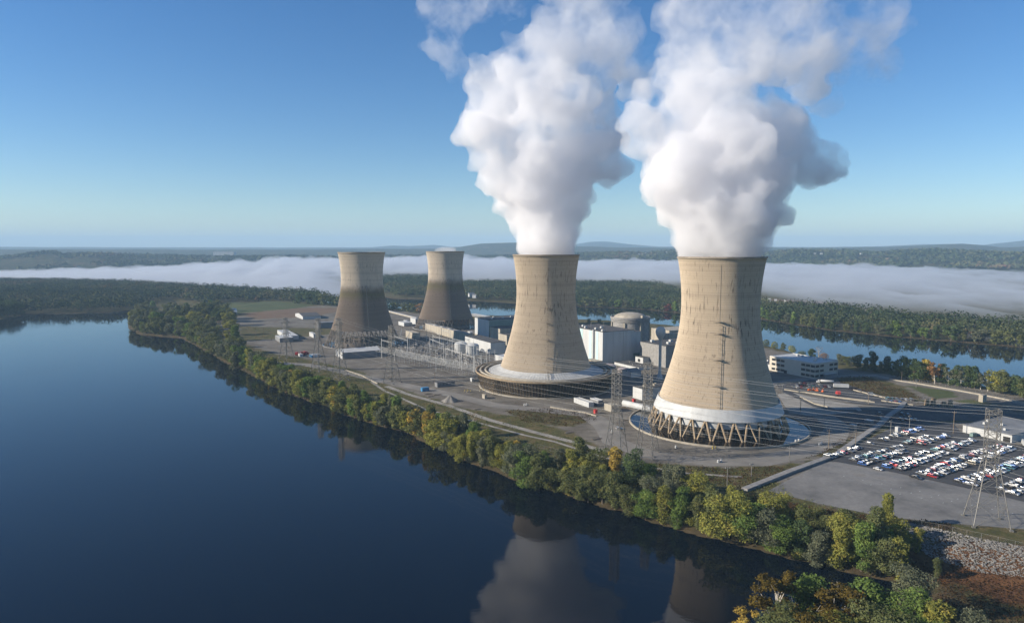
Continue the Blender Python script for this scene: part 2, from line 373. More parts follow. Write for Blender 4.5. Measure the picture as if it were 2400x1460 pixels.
he = _ramp(n, l, _noise(n, l, geo, 0.25, 6, 0.7), [(0.35, (0.07, 0.035, 0.018)), (0.6, (0.15, 0.075, 0.035)), (0.75, (0.05, 0.055, 0.022))])
c = _mix(n, l, A_('gravel'), gr1, gv); c = _mix(n, l, A_('field'), c, fi); c = _mix(n, l, A_('soil'), c, so)
c = _mix(n, l, _math(n, l, 'MULTIPLY', A_('bank'), 0.8), c, bk); c = _mix(n, l, A_('heath'), c, he); c = _mix(n, l, A_('forest'), c, fo)
l.new(c, b.inputs["Base Color"]); b.inputs["Roughness"].default_value = 0.95; b.inputs["Specular IOR Level"].default_value = 0.1
hb = _math(n, l, 'ADD', _math(n, l, 'MULTIPLY', _noise(n, l, geo, 0.5, 5, 0.7), 0.6), _math(n, l, 'MULTIPLY', _math(n, l, 'MULTIPLY', _noise(n, l, geo, 0.04, 4, 0.7), A_('forest')), 30.0))
_bump(n, l, b, hb, 0.7, 1.0)
me.materials.append(m)
ground = bpy.data.objects.new("ground", me); COL.objects.link(ground); tag(ground, kind='structure')

river = MB().sheet([(-9000, -300), (9000, -300), (9000, 6500), (-9000, 6500)], WZ).build("river", M['river']); tag(river, kind='structure')

# ---------------------------------------------------------------- cooling towers
def shell_r(z, zt=82.0, a=25.5):
    bb = 55.0 if z < zt else 62.0
    return a * math.sqrt(1 + ((z - zt) / bb) ** 2)
def shell_mb(z0, z1=113.0, n=128):
    zs = [z0 + (z1 - z0) * i / 40 for i in range(41)]
    prof = [(shell_r(z), z) for z in zs] + [(shell_r(z1) + .55, z1 + .02), (shell_r(z1) + .55, z1 + .9), (shell_r(z1) - 1.0, z1 + .9), (shell_r(z1) - 1.0, z1)] + [(shell_r(z) - .9, z) for z in zs[::-1]]
    prof.append(prof[0])
    return MB().lathe(prof, n)
def tower_ladder(root, ang, z0, z1, steps, mat):
    """rack, rungs and service arms on the shell; hangs off the wall by short brackets"""
    m = MB(); d = Vector((math.cos(ang), math.sin(ang), 0)); t = Vector((-math.sin(ang), math.cos(ang), 0))
    pts = []; z = z0
    while z <= z1 + .01: pts.append(z); z += 3.0
    for s in (-.5, .5):
        for za, zb in zip(pts[:-1], pts[1:]):
            m.bar(d * (shell_r(za) + 1.3) + t * s + Vector((0, 0, za)), d * (shell_r(zb) + 1.3) + t * s + Vector((0, 0, zb)), .10)
    for za in pts:
        m.bar(d * (shell_r(za) + 1.3) - t * .7 + Vector((0, 0, za)), d * (shell_r(za) + 1.3) + t * .7 + Vector((0, 0, za)), .12)
        m.bar(d * (shell_r(za) - .2) + Vector((0, 0, za)), d * (shell_r(za) + 1.3) + Vector((0, 0, za)), .1)
    lad = m.build("ladder", mat, root)
    for z in steps:
        p = MB(); c = d * (shell_r(z) + 1.4) + Vector((0, 0, z))
        p.box(c, (3.0, 2.2, .25), ang + R(90)); p.bar(c - t * 1.5 + Vector((0, 0, 1)), c + t * 1.5 + Vector((0, 0, 1)), .09)
        p.bar(c, c + t * -6.0 - d * .2 + Vector((0, 0, .4)), .14); p.bar(c, c + t * 3.0 + Vector((0, 0, .4)), .14)
        p.build("platform", mat, lad)
    return lad
def cooling_tower(label, x, y, z0, mat, group):
    root = thing("cooling_tower", label, "cooling tower", (x, y, 0), group=group)
    shell_mb(z0).build("shell", mat, root, smooth=False).data.shade_smooth()
    MB().lathe([(shell_r(113) + .6, 113.2), (shell_r(113) + .6, 114.2), (shell_r(113) - 1.1, 114.2), (shell_r(113) - 1.1, 113.2), (shell_r(113) + .6, 113.2)], 128).build("rim", M['ruststeel'], root)
    return root
def facing(x, y, extra=0.0): return math.atan2(-y, -x) + extra
GT = "hyperbolic cooling towers of the power station"
AX, AY = 140.5, 459.0; BX, BY = 29.5, 592.0; CX, CY = -186.5, 849.0; DX, DY = -100.0, 1026.0
# --- tower A: open V columns over a round basin
TA = cooling_tower("nearest steaming cooling tower, tan with white skirt on V columns in a round basin", AX, AY, 17.0, M['conc_a'], GT)
MB().lathe([(39.3, 18.8), (39.8, 18.9), (42.6, 11.6), (42.2, 11.4), (39.3, 18.8)], 128).build("skirt", M['white'], TA)
tower_ladder(TA, facing(AX, AY, R(0.5)), 20, 73, (33, 49, 65.5, 73), M['ruststeel'])
w = MB(); dd = Vector((math.cos(facing(AX, AY)), math.sin(facing(AX, AY)), 0)); w.path([dd * (shell_r(z) + .08) + Vector((0, 0, z)) for z in range(73, 112, 3)], .06); w.build("conduit", M['ruststeel'], TA)
N1 = 30
for i in range(N1):
    a = 2 * math.pi * (i + .3) / N1
    top = Vector((41.6 * math.cos(a), 41.6 * math.sin(a), 11.3))
    for s in (-1, 1):
        af = a + s * math.pi / N1 * .92
        MB().bar(top + Vector((-.35 * s * math.sin(a), .35 * s * math.cos(a), 0)), (46.5 * math.cos(af), 46.5 * math.sin(af), -0.9), .62, 6).build("column", M['columns'], TA)
pn = MB(); fr = MB()
for i in range(N1):
    a = 2 * math.pi * (i + .3 + .5) / N1; w_ = 2 * math.pi / N1 * .38
    for k in range(4):
        a0 = a - w_ + 2 * w_ * k / 4; a1 = a0 + w_ / 2; q = [(40.6 * math.cos(t), 40.6 * math.sin(t)) for t in (a0, a1)] + [(39.9 * math.cos(t), 39.9 * math.sin(t)) for t in (a1, a0)]
        pn.prism(q, 6.8, 12.0)
pn.build("wall_panel", M['white'], TA)
tag(pn and TA.children[-1], "white apron panels hanging between the column heads")
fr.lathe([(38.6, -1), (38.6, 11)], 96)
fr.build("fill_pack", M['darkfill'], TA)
la = MB()
for k in range(96):
    a = 2 * math.pi * k / 96
    la.bar((39.0 * math.cos(a), 39.0 * math.sin(a), -1), (39.0 * math.cos(a), 39.0 * math.sin(a), 8), .14)
for z in (0.6, 2.0, 3.4, 4.8, 6.2, 7.6):
    for k in range(96):
        a, b_ = 2 * math.pi * k / 96, 2 * math.pi * (k + 1) / 96
        la.bar((39.05 * math.cos(a), 39.05 * math.sin(a), z), (39.05 * math.cos(b_), 39.05 * math.sin(b_), z), .11)
la.build("fill_lattice", M['ruststeel'], TA)
basin = MB().lathe([(58.6, -3), (58.6, 1.1), (59.4, 1.1), (59.4, -.5)], 128).build("basin_wall", M['concrete'], TA)
MB().lathe([(0.01, .35), (58.7, .35)], 128).build("basin_water", M['pond'], TA)
# --- tower B: round louvred fill ring with white canopy
TB = cooling_tower("second nearest steaming cooling tower, rising from a wide dark slatted ring, steaming", BX, BY, 16.0, M['conc_a'], GT)
tower_ladder(TB, facing(BX, BY, R(3)), 18, 70, (30, 44, 57.5, 70), M['ruststeel'])
w = MB(); a_ = facing(BX, BY, R(3)); dd = Vector((math.cos(a_), math.sin(a_), 0)); w.path([dd * (shell_r(z) + .08) + Vector((0, 0, z)) for z in range(70, 112, 3)], .06); w.build("conduit", M['ruststeel'], TB)
can = MB(); can.lathe([(39.6, 17.4), (42.5, 15.6), (46, 14.4), (50.4, 13.3)], 120)
for k in range(120):
    a = 2 * math.pi * k / 120
    for (r0, z0), (r1, z1) in (((39.6, 17.45), (43, 15.4)), ((43, 15.45), (50.4, 13.4))):
        can.bar((r0 * math.cos(a), r0 * math.sin(a), z0), (r1 * math.cos(a), r1 * math.sin(a), z1), .09, 4)
for rr_, zz_ in ((41, 16.6), (43, 15.45), (45, 14.8), (47, 14.2), (49, 13.7)): can.lathe([(rr_ - .08, zz_ + .12), (rr_ + .08, zz_ + .12), (rr_ + .08, zz_ - .1)], 120)
can.build("canopy", M['whiteroof'], TB)
MB().lathe([(50.3, 12.7), (61.2, 12.7), (61.2, 13.15), (50.3, 13.15), (50.3, 12.7)], 120).build("deck", M['brownwood'], TB)
for rr_ in (52.8, 57.2):
    MB().lathe([(rr_ - .8, 13.9), (rr_ - .5, 14.55), (rr_ + .5, 14.55), (rr_ + .8, 13.9), (rr_ + .5, 13.3), (rr_ - .5, 13.3), (rr_ - .8, 13.9)], 120).build("pipe", M['concrete'], TB)
MB().lathe([(60.4, 13.15), (61.5, 13.15), (61.5, 14.3), (60.9, 14.3), (60.4, 13.15)], 120).build("parapet", M['columns'], TB)
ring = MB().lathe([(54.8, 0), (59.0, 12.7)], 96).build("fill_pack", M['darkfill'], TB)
lv = MB()
for k in range(15):
    z = .9 + k * .82; r0 = 57.0 + 3.6 * z / 13
    lv.lathe([(r0 - .9, z - .28), (r0 + .1, z + .06), (r0 + .1, z + .16), (r0 - .9, z - .16)], 120)
for k in range(150):
    a = 2 * math.pi * k / 150; lv.bar((57.2 * math.cos(a), 57.2 * math.sin(a), 0), (60.9 * math.cos(a), 60.9 * math.sin(a), 12.7), .14, 4)
lv.build("louver_wall", M['brownwood'], TB)
MB().lathe([(54.0, -.5), (54.0, .9), (58.6, .9), (58.6, -.5)], 120).build("basin_curb", M['concrete'], TB)
st = MB(); a_ = math.atan2(-41, -43)
for q in range(7):
    z = q * 1.8; s = 1 if q % 2 else -1
    t = Vector((-math.sin(a_), math.cos(a_), 0)); d = Vector((math.cos(a_), math.sin(a_), 0)); st.bar(d * 62.6 + t * (2.2 * s) + Vector((0, 0, z)), d * 62.9 - t * (2.2 * s) + Vector((0, 0, z + 1.8)), .16)
for s in (-2.4, 2.4):
    for dr in (62.0, 63.6): st.bar(d * dr + t * s, d * dr + t * s + Vector((0, 0, 13.4)), .14)
st.build("stair_frame", M['brownwood'], TB)
st = MB(); a_ = facing(BX, BY, R(3)); d = Vector((math.cos(a_), math.sin(a_), 0)); t = Vector((-math.sin(a_), math.cos(a_), 0))
for s in (-.6, .6): st.bar(d * 39.9 + t * s + Vector((0, 0, 18.5)), d * 50.5 + t * s + Vector((0, 0, 14.2)), .16)
for k in range(14): st.bar(d * (39.9 + k * .8) - t * .6 + Vector((0, 0, 18.5 - k * .33)), d * (39.9 + k * .8) + t * .6 + Vector((0, 0, 18.5 - k * .33)), .08)
st.build("roof_stair", M['steel'], TB)
# --- towers C, D: idle, weathered
def old_tower(x, y, z0, label, seed):
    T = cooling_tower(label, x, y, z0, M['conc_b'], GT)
    N = 44; rt = shell_r(z0) - .5
    for i in range(N):
        a = 2 * math.pi * (i + seed) / N; top = Vector((rt * math.cos(a), rt * math.sin(a), z0 + .2))
        for s in (-1, 1):
            af = a + s * 2 * math.pi / N * .95
            MB().bar(top, (46.6 * math.cos(af), 46.6 * math.sin(af), -.2), .36, 5).build("column", M['columns_grey'], T)
    hb_ = MB()
    for fr_ in (.33, .62):
        rr_ = rt + (46.6 - rt) * fr_; zz_ = z0 * (1 - fr_)
        for k in range(N * 2):
            a, b_ = math.pi * k / N, math.pi * (k + 1) / N
            hb_.bar((rr_ * math.cos(a), rr_ * math.sin(a), zz_), (rr_ * math.cos(b_), rr_ * math.sin(b_), zz_), .18)
    hb_.build("ring_beam", M['columns_grey'], T)
    MB().lathe([(35.0, 0), (35.0, 4.6), (33.8, 4.6), (33.8, 0)], 72).build("inner_wall", M["columns_grey"], T)
    bm_ = MB()
    for k in range(24):
        a = 2 * math.pi * k / 24; bm_.bar((34 * math.cos(a), 34 * math.sin(a), 4.2), (1 * math.cos(a), 1 * math.sin(a), 4.2), .4)
    for rr_ in (8, 15, 22, 29): bm_.lathe([(rr_ - .4, 4.5), (rr_ + .4, 4.5), (rr_ + .4, 3.8)], 48)
    bm_.build("inner_frame", M["columns_grey"], T)
    ft = MB()
    for k in range(N):
        a = 2 * math.pi * (k + seed) / N; ft.box((46.7 * math.cos(a), 46.7 * math.sin(a), .1), (2.6, 2.0, 1.3), a)
    ft.build("footing", M['columns_grey'], T)
    MB().lathe([(49.4, -2), (49.4, .6), (50.1, .6), (50.1, -1)], 96).build("basin_wall", M['concrete_grey'], T)
    MB().lathe([(.01, .12), (49.5, .12)], 96).build("basin_water", M['pond'], T)
    a_ = facing(x, y, R(11)); m_ = MB(); d = Vector((math.cos(a_), math.sin(a_), 0))
    m_.path([d * (shell_r(z) + .5) + Vector((0, 0, z)) for z in range(int(z0) + 1, 76, 3)], .35); m_.build("ladder", M['steel'], T)
    return T
TC = old_tower(CX, CY, 19.5, "idle cooling tower with stained grey lower half, behind the long low shed", .2)
TD = old_tower(DX, DY, 14.5, "farthest idle cooling tower, stained grey below, left of the white-ended hall", .6)
# ---------------------------------------------------------------- foliage
def mat_leaf(name, dark, light, alt, var=0.5):
    m = bpy.data.materials.new(name); m.use_nodes = True; nt = m.node_tree; n, l = nt.nodes, nt.links
    n.remove(n["Principled BSDF"])
    geo = n.new("ShaderNodeNewGeometry").outputs["Position"]; oi = n.new("ShaderNodeObjectInfo").outputs["Random"]
    f = _noise(n, l, geo, 0.22, 3, 0.6)
    c = _ramp(n, l, f, [(0.32, dark), (0.55, light), (0.72, alt)])
    f2 = _noise(n, l, geo, 1.7, 2, 0.6)
    c = _mix(n, l, _ramp(n, l, f2, [(0.35, 0.0), (0.7, 0.6)]), c, dark)
    c = _mix(n, l, _math(n, l, 'MULTIPLY', oi, var), c, tuple(x * 0.45 for x in light))
    d = n.new("ShaderNodeBsdfDiffuse"); t = n.new("ShaderNodeBsdfTranslucent"); mx = n.new("ShaderNodeMixShader"); mx.inputs[0].default_value = 0.28
    l.new(c, d.inputs[0]); l.new(c, t.inputs[0]); l.new(d.outputs[0], mx.inputs[1]); l.new(t.outputs[0], mx.inputs[2])
    l.new(mx.outputs[0], n["Material Output"].inputs[0])
    return m
LEAF = {
 'dark green': mat_leaf("leaves_dark_green", (0.042, 0.067, 0.032), (0.115, 0.160, 0.061), (0.162, 0.194, 0.070)),
 'olive green': mat_leaf("leaves_olive", (0.075, 0.091, 0.038), (0.199, 0.218, 0.084), (0.308, 0.267, 0.103)),
 'bright green': mat_leaf("leaves_bright_green", (0.073, 0.114, 0.036), (0.203, 0.292, 0.071), (0.322, 0.352, 0.086)),
 'grey green': mat_leaf("leaves_grey_green", (0.082, 0.096, 0.061), (0.202, 0.214, 0.128), (0.273, 0.256, 0.144)),
 'yellow green': mat_leaf("leaves_yellow_green", (0.112, 0.125, 0.038), (0.370, 0.366, 0.083), (0.561, 0.441, 0.096)),
 'golden yellow': mat_leaf("leaves_golden", (0.206, 0.141, 0.044), (0.626, 0.444, 0.091), (0.631, 0.529, 0.100), 0.3),
 'rusty brown': mat_leaf("leaves_rusty", (0.123, 0.077, 0.040), (0.362, 0.205, 0.087), (0.461, 0.285, 0.111)),
 'dull red': mat_leaf("leaves_red", (0.121, 0.048, 0.042), (0.310, 0.106, 0.094), (0.243, 0.133, 0.082)),
}
M['bark'] = mat_plain("bark", (0.15, 0.115, 0.08), 0.9, 0.5, 1.0, streak=True)
M['palebark'] = mat_plain("pale_bark", (0.55, 0.50, 0.42), 0.85, 0.5, 0.8)

def quads(C, S, Nrm, seed=0, jitter=1.0):
    """leaf-clump quads at centres C (N,3) with half sizes S (N,), facing roughly Nrm (N,3)"""
    g = np.random.default_rng(seed); n = len(C)
    d = Nrm + g.normal(0, 0.75 * jitter, (n, 3)); d /= np.linalg.norm(d, axis=1, keepdims=True) + 1e-9
    t = np.cross(d, g.normal(0, 1, (n, 3))); t /= np.linalg.norm(t, axis=1, keepdims=True) + 1e-9
    b = np.cross(d, t); s = S[:, None]; k = g.uniform(.55, 1.0, (n, 1))
    V = np.stack([C - t * s - b * s * k * .3, C + b * s * k - t * s * .1, C + t * s + b * s * k * .2, C - b * s * k], 1)
    V += d[:, None, :] * (g.uniform(-.25, .25, (n, 4, 1)) * s[:, None, :])
    return V.reshape(-1, 3)
def quad_mesh(name, V, mat=None, tint=None):
    n4 = len(V); nf = n4 // 4; me = bpy.data.meshes.new(name); me.vertices.add(n4); me.vertices.foreach_set("co", V.astype(np.float32).ravel())
    me.loops.add(n4); me.loops.foreach_set("vertex_index", np.arange(n4)); me.polygons.add(nf)
    me.polygons.foreach_set("loop_start", np.arange(nf) * 4); me.polygons.foreach_set("loop_total", np.full(nf, 4)); me.update()
    if tint is not None:
        at = me.attributes.new("tint", 'FLOAT', 'FACE'); at.data.foreach_set("value", tint.astype(np.float32))
    if mat: me.materials.append(mat)
    return me
def lobes_points(lobes, n, g, shell=0.35):
    """points through the outer part of a set of ellipsoids, with outward normals; keeps those outside the other lobes' cores"""
    w = np.array([a[3] * a[4] for a in lobes]); w = w / w.sum(); idx = g.choice(len(lobes), n, p=w); L = np.array(lobes)[idx]
    d = g.normal(0, 1, (n, 3)); d /= np.linalg.norm(d, axis=1, keepdims=True); r = 1 - shell * g.random(n) ** 1.6
    r *= 1 + .16 * np.sin(d[:, 0] * 7 + idx) * np.sin(d[:, 1] * 6 + idx * 2) + .10 * np.sin(d[:, 2] * 11 + idx * 3)
    P = L[:, :3] + d * r[:, None] * L[:, [3, 3, 4]]
    keep = np.ones(n, bool)
    for k, a in enumerate(lobes):
        q = ((P[:, 0] - a[0]) / a[3]) ** 2 + ((P[:, 1] - a[1]) / a[3]) ** 2 + ((P[:, 2] - a[2]) / a[4]) ** 2
        keep &= ~((q < .45) & (idx != k))
    return P[keep], d[keep]
def crown_lobes(kind, g):
    """unit tree: height 1"""
    L = []
    if kind == 'round':
        for k in range(21):
            a = g.uniform(0, 6.28); rr = g.uniform(.08, .31); z = g.uniform(.17, .86); s = g.uniform(.10, .17) * (1.1 - .35 * abs(z - .55))
            L.append((rr * math.cos(a), rr * math.sin(a), z, s, s * g.uniform(.7, 1.0)))
        L.append((0, 0, .62, .22, .24))
    elif kind == 'tall':
        for k in range(20):
            a = g.uniform(0, 6.28); z = g.uniform(.12, .92); rr = g.uniform(.03, .17) * (1.2 - z * .6); s = g.uniform(.08, .13)
            L.append((rr * math.cos(a), rr * math.sin(a), z, s, s * g.uniform(.8, 1.3)))
        L.append((0, 0, .6, .12, .3))
    elif kind == 'vine':
        x = 0; y = 0
        for k in range(10):
            z = .08 + .088 * k; x += g.uniform(-.035, .035); y += g.uniform(-.035, .035); s = .07 + .07 * math.sin(k / 9 * 2.6) + g.uniform(-.015, .02)
            L.append((x, y, z, s, s * 1.1))
        for k in range(5):
            a = g.uniform(0, 6.28); s = g.uniform(.05, .09); L.append((.16 * math.cos(a), .16 * math.sin(a), g.uniform(.55, .88), s, s))
    elif kind == 'bush':
        for k in range(9):
            a = g.uniform(0, 6.28); rr = g.uniform(.1, .42); s = g.uniform(.18, .3); L.append((rr * math.cos(a), rr * math.sin(a), g.uniform(.25, .6), s, s))
        L.append((0, 0, .5, .36, .45))
    elif kind == 'sparse':
        for k in range(22):
            a = g.uniform(0, 6.28); z = g.uniform(.3, .93); rr = g.uniform(.06, .27); s = g.uniform(.05, .095)
            L.append((rr * math.cos(a), rr * math.sin(a), z, s, s * .8))
    return L
def limb_mesh(kind, lobes, g, mat):
    m = MB(); r0 = .022 if kind != 'bush' else .012
    topz = .72 if kind in ('tall', 'vine', 'sparse') else .55
    tk = [Vector((0, 0, -.04))]
    for k in range(1, 6): tk.append(Vector((g.uniform(-.012, .012) * k, g.uniform(-.012, .012) * k, topz * k / 5)))
    for k in range(5): m.bar(tk[k], tk[k + 1], r0 * (1 - .16 * k), 6, r0 * (1 - .16 * (k + 1)))
    for a in lobes[:14]:
        k = min(4, max(1, int((a[2] - .22) / topz * 5))); mid = tk[k].lerp(Vector(a[:3]), .5) + Vector((0, 0, -.02))
        m.bar(tk[k], mid, r0 * .42, 5, r0 * .28); m.bar(mid, Vector(a[:3]), r0 * .28, 4, r0 * .1)
        if kind in ('sparse', 'bare'):
            for q in range(3):
                e = Vector(a[:3]) + Vector((g.uniform(-.09, .09), g.uniform(-.09, .09), g.uniform(.0, .10))); m.bar(Vector(a[:3]), e, r0 * .13, 3, r0 * .05)
    return m.mesh("trunk", mat)
PROTO = {}
def proto(kind, lod, seed):
    key = (kind, lod, seed)
    if key in PROTO: return PROTO[key]
    g = np.random.default_rng(seed * 31 + hash(kind) % 7 if False else seed * 31 + len(kind))
    L = crown_lobes('sparse' if kind == 'bare' else kind, g)
    n, s = {0: (9000, .0155), 1: (4200, .024), 2: (1300, .042), 3: (420, .070)}[lod]
    if kind == 'sparse': n = int(n * .52)
    if kind == 'vine': n = int(n * .6)
    if kind == 'bare': n = 150
    P, D = lobes_points(L, n, g)
    if lod <= 1 and kind not in ('bare',):
        # stray sprigs that break the outline
        k = len(P) // 9; j = g.choice(len(P), k); P = np.vstack([P, P[j] + D[j] * g.uniform(.01, .045, (k, 1))]); D = np.vstack([D, D[j]])
    S = s * g.uniform(.55, 1.25, len(P)); D = D + np.array([0, 0, .35])
    me = quad_mesh("crown", quads(P, S, D, seed)); me.materials.append(LEAF['olive green'])
    tr = limb_mesh(kind, L, g, M['palebark'] if kind in ('sparse', 'bare') else M['bark'])
    PROTO[key] = (me, tr); return PROTO[key]
def tree(x, y, h, kind, colour, label, group=None, lod=1, seed=None, z=None, width=1.0, cat="tree", name=None):
    seed = random.randint(1, 3) if seed is None else seed
    me, tr = proto(kind, lod, seed); z = terrain_z(x, y) if z is None else z
    nm = name or {'bush': 'bush', 'sparse': 'sycamore_tree', 'bare': 'bare_tree'}.get(kind, 'riverside_tree')
    t = thing(nm, label, cat, (x, y, z - .1), random.uniform(0, 6.28), group); t.scale = (h * width, h * width, h)
    o = bpy.data.objects.new("crown", me); COL.objects.link(o); o.parent = t
    o.material_slots[0].link = 'OBJECT'; o.material_slots[0].material = LEAF[colour]
    q = bpy.data.objects.new("trunk", tr); COL.objects.link(q); q.parent = t
    return t
def ordn(k): return "%d%s" % (k, 'th' if 10 <= k % 100 <= 20 else {1: 'st', 2: 'nd', 3: 'rd'}.get(k % 10, 'th'))
shore = np.array(WEST[2:]); seg = np.diff(shore, axis=0); sl = np.hypot(seg[:, 0], seg[:, 1]); cum = np.concatenate([[0], np.cumsum(sl)]); TOT = cum[-1]
def on_shore(s, inland):
    k = min(len(sl) - 1, max(0, int(np.searchsorted(cum, s) - 1))); t = (s - cum[k]) / sl[k]; p = shore[k] + seg[k] * t
    nx, ny = -seg[k][1] / sl[k], seg[k][0] / sl[k]
    return p[0] + nx * inland, p[1] + ny * inland
form = {'round': 'broad', 'tall': 'tall', 'vine': 'narrow vine-draped', 'bush': 'low bushy', 'sparse': 'thin-leaved', 'bare': 'nearly bare'}
greens = ['olive green', 'olive green', 'bright green', 'grey green', 'yellow green', 'olive green', 'grey green', 'bright green', 'yellow green', 'olive green', 'dark green', 'yellow green', 'olive green', 'grey green', 'yellow green', 'golden yellow']
S0 = cum[6]      # from px 610 on the trees stand in rows close to the viewer
for row, (inl, sp) in enumerate(((0.3, 8.0), (9.5, 9.0), (19.0, 9.5))):
    s = TOT - 6; k = 0
    while s > S0:
        x, y = on_shore(s, inl + random.uniform(-1.8, 2.4)); k += 1
        dist = math.hypot(x, y); c = random.choice(greens); kd = random.choice(['round', 'round', 'tall', 'vine', 'round', 'tall'])
        if c == 'golden yellow': kd = 'vine'
        gap = row == 1 and (random.random() < .15 or (s < S0 + 150 and random.random() < .3))
        if row == 0 and s < S0 + 70 and random.random() < .35: gap = True
        if row == 2: gap = s < TOT - 165
        h = random.uniform(15, 22) if row == 0 else random.uniform(13, 19)
        if kd == 'vine': h *= .9
        if not gap:
            tree(x, y, h, kd, c, "%s %s tree, %s in %s riverbank row counting from rock slope" % (form[kd], c, ordn(k), ("front", "middle", "back")[row]),
                 "trees along the near river bank", lod=0 if dist < 420 else 1, width=random.uniform(1.1, 1.4), seed=random.randint(1, 4))
        s -= sp * random.uniform(.8, 1.2)
# low bushes at the water's edge between the trees
s = TOT - 3; k = 0
while s > S0 + 60:
    k += 1; x, y = on_shore(s, random.uniform(0.0, 2.0)); c = random.choice(['olive green', 'yellow green', 'grey green', 'dark green'])
    tree(x, y, random.uniform(3.5, 6.5), 'bush', c, "low %s waterline bush, %s upstream from rock slope" % (c, ordn(k)), "bushes at the waterline of the near bank", lod=2, cat="bush")
    s -= random.uniform(8, 15)
# wooded point at the far end of the bank
CL = gp([(302, 766), (310, 735), (340, 712), (400, 704), (470, 712), (535, 736), (545, 775), (560, 812), (600, 850), (600, 882), (530, 848), (465, 808), (425, 789), (335, 784)], -4)
k = 0; pts = []; tries = 0
while len(pts) < 88 and tries < 6000:
    tries += 1; x, y = random.uniform(-760, -200), random.uniform(660, 1350)
    if sdist(np.array([[x, y]]), CL)[0] < 1: continue
    if any((x - a) ** 2 + (y - b_) ** 2 < 13.0 ** 2 for a, b_ in pts): continue
    pts.append((x, y))
for s in np.arange(cum[1], S0, 17.0): pts.append(on_shore(s, 4.5))
pts.sort(key=lambda p: p[1])
for x, y in pts:
    k += 1; c = random.choice(['dark green', 'olive green', 'grey green', 'olive green', 'bright green', 'olive green', 'grey green', 'olive green', 'yellow green'])
    tree(x, y, random.uniform(17, 25), random.choice(['round', 'round', 'tall']), c, "%s tree of the wooded point at the left, %s nearest the viewer" % (c, ordn(k)),
         "trees of the wooded point", lod=1, width=random.uniform(1.1, 1.4))
# nearest trees, bottom right corner
LEAF['amber'] = mat_leaf("leaves_amber", (0.060, 0.045, 0.014), (0.165, 0.120, 0.030), (0.22, 0.160, 0.032), 0.2)
for i, (px, pt, Y, kd, c, h, w_, lb) in enumerate([
    (1818, 1333, 208, 'sparse', 'amber', 22, 1.25, "pale-limbed sycamore with thin amber leaves at the bottom edge"),
    (1895, 1350, 214, 'tall', 'bright green', 20, 1.4, "slim bright green tree between two amber trees at bottom edge"),
    (1962, 1362, 204, 'sparse', 'amber', 21, 1.45, "broad amber-brown tree right of the slim green one, bottom edge"),
    (1758, 1428, 194, 'sparse', 'golden yellow', 16, 1.5, "yellowish treetop nearest the open water at the bottom edge"),
    (1850, 1418, 188, 'round', 'olive green', 17, 1.4, "olive crown cut by the bottom edge below the sycamore"),
    (2050, 1375, 210, 'tall', 'bright green', 21, 1.5, "upright bright green tree right of the amber trees, bottom edge"),
    (2125, 1372, 206, 'round', 'bright green', 20, 1.35, "large bright green crown near the inlet, bottom edge"),
    (2150, 1332, 224, 'round', 'grey green', 17, 1.2, "grey green bushy tree at the mouth of the inlet"),
    (2205, 1405, 198, 'tall', 'yellow green', 16, 1.5, "yellow green treetop beside the grassy inlet, bottom edge"),
    (2285, 1425, 194, 'round', 'grey green', 14, 1.5, "grey green crown at the bottom right, by the creek bed"),
    (1985, 1432, 186, 'round', 'yellow green', 15, 1.5, "yellow green crown cut off below the amber trees"),
    (2085, 1425, 186, 'round', 'olive green', 16, 1.5, "olive crown cut off below the bright green trees"),
    (1920, 1440, 182, 'round', 'amber', 14, 1.5, "amber crown cut off at the bottom edge, left of yellow green one"),
    (2150, 1440, 184, 'round', 'bright green', 14, 1.6, "bright green crown cut off at the bottom edge below the inlet")]):
    top = GD(px, pt, Y); tree(top.x, Y, h, kd, c, lb, "nearest trees at the bottom right", lod=0, z=top.z - h * .97, width=w_, seed=i % 4 + 1)
for i, (px, py, h, c, kd) in enumerate([(2195, 1345, 9, 'olive green', 'vine'), (2150, 1300, 11, 'yellow green', 'vine'), (2075, 1310, 15, 'bright green', 'vine'), (2080, 1255, 15, 'yellow green', 'tall')]):
    p = G(px, py, -4); tree(p.x, p.y, h, kd, c, "%s %s tree beside the rock slope, %s from its left end" % (form[kd], c, ordn(i + 1)), "trees beside the rock slope", lod=0, seed=i + 1)
p = G(1110, 1010, -1); tree(p.x, p.y, 12, 'bare', 'rusty brown', "nearly leafless grey tree in the weeds behind the riverbank row", lod=1, seed=2)
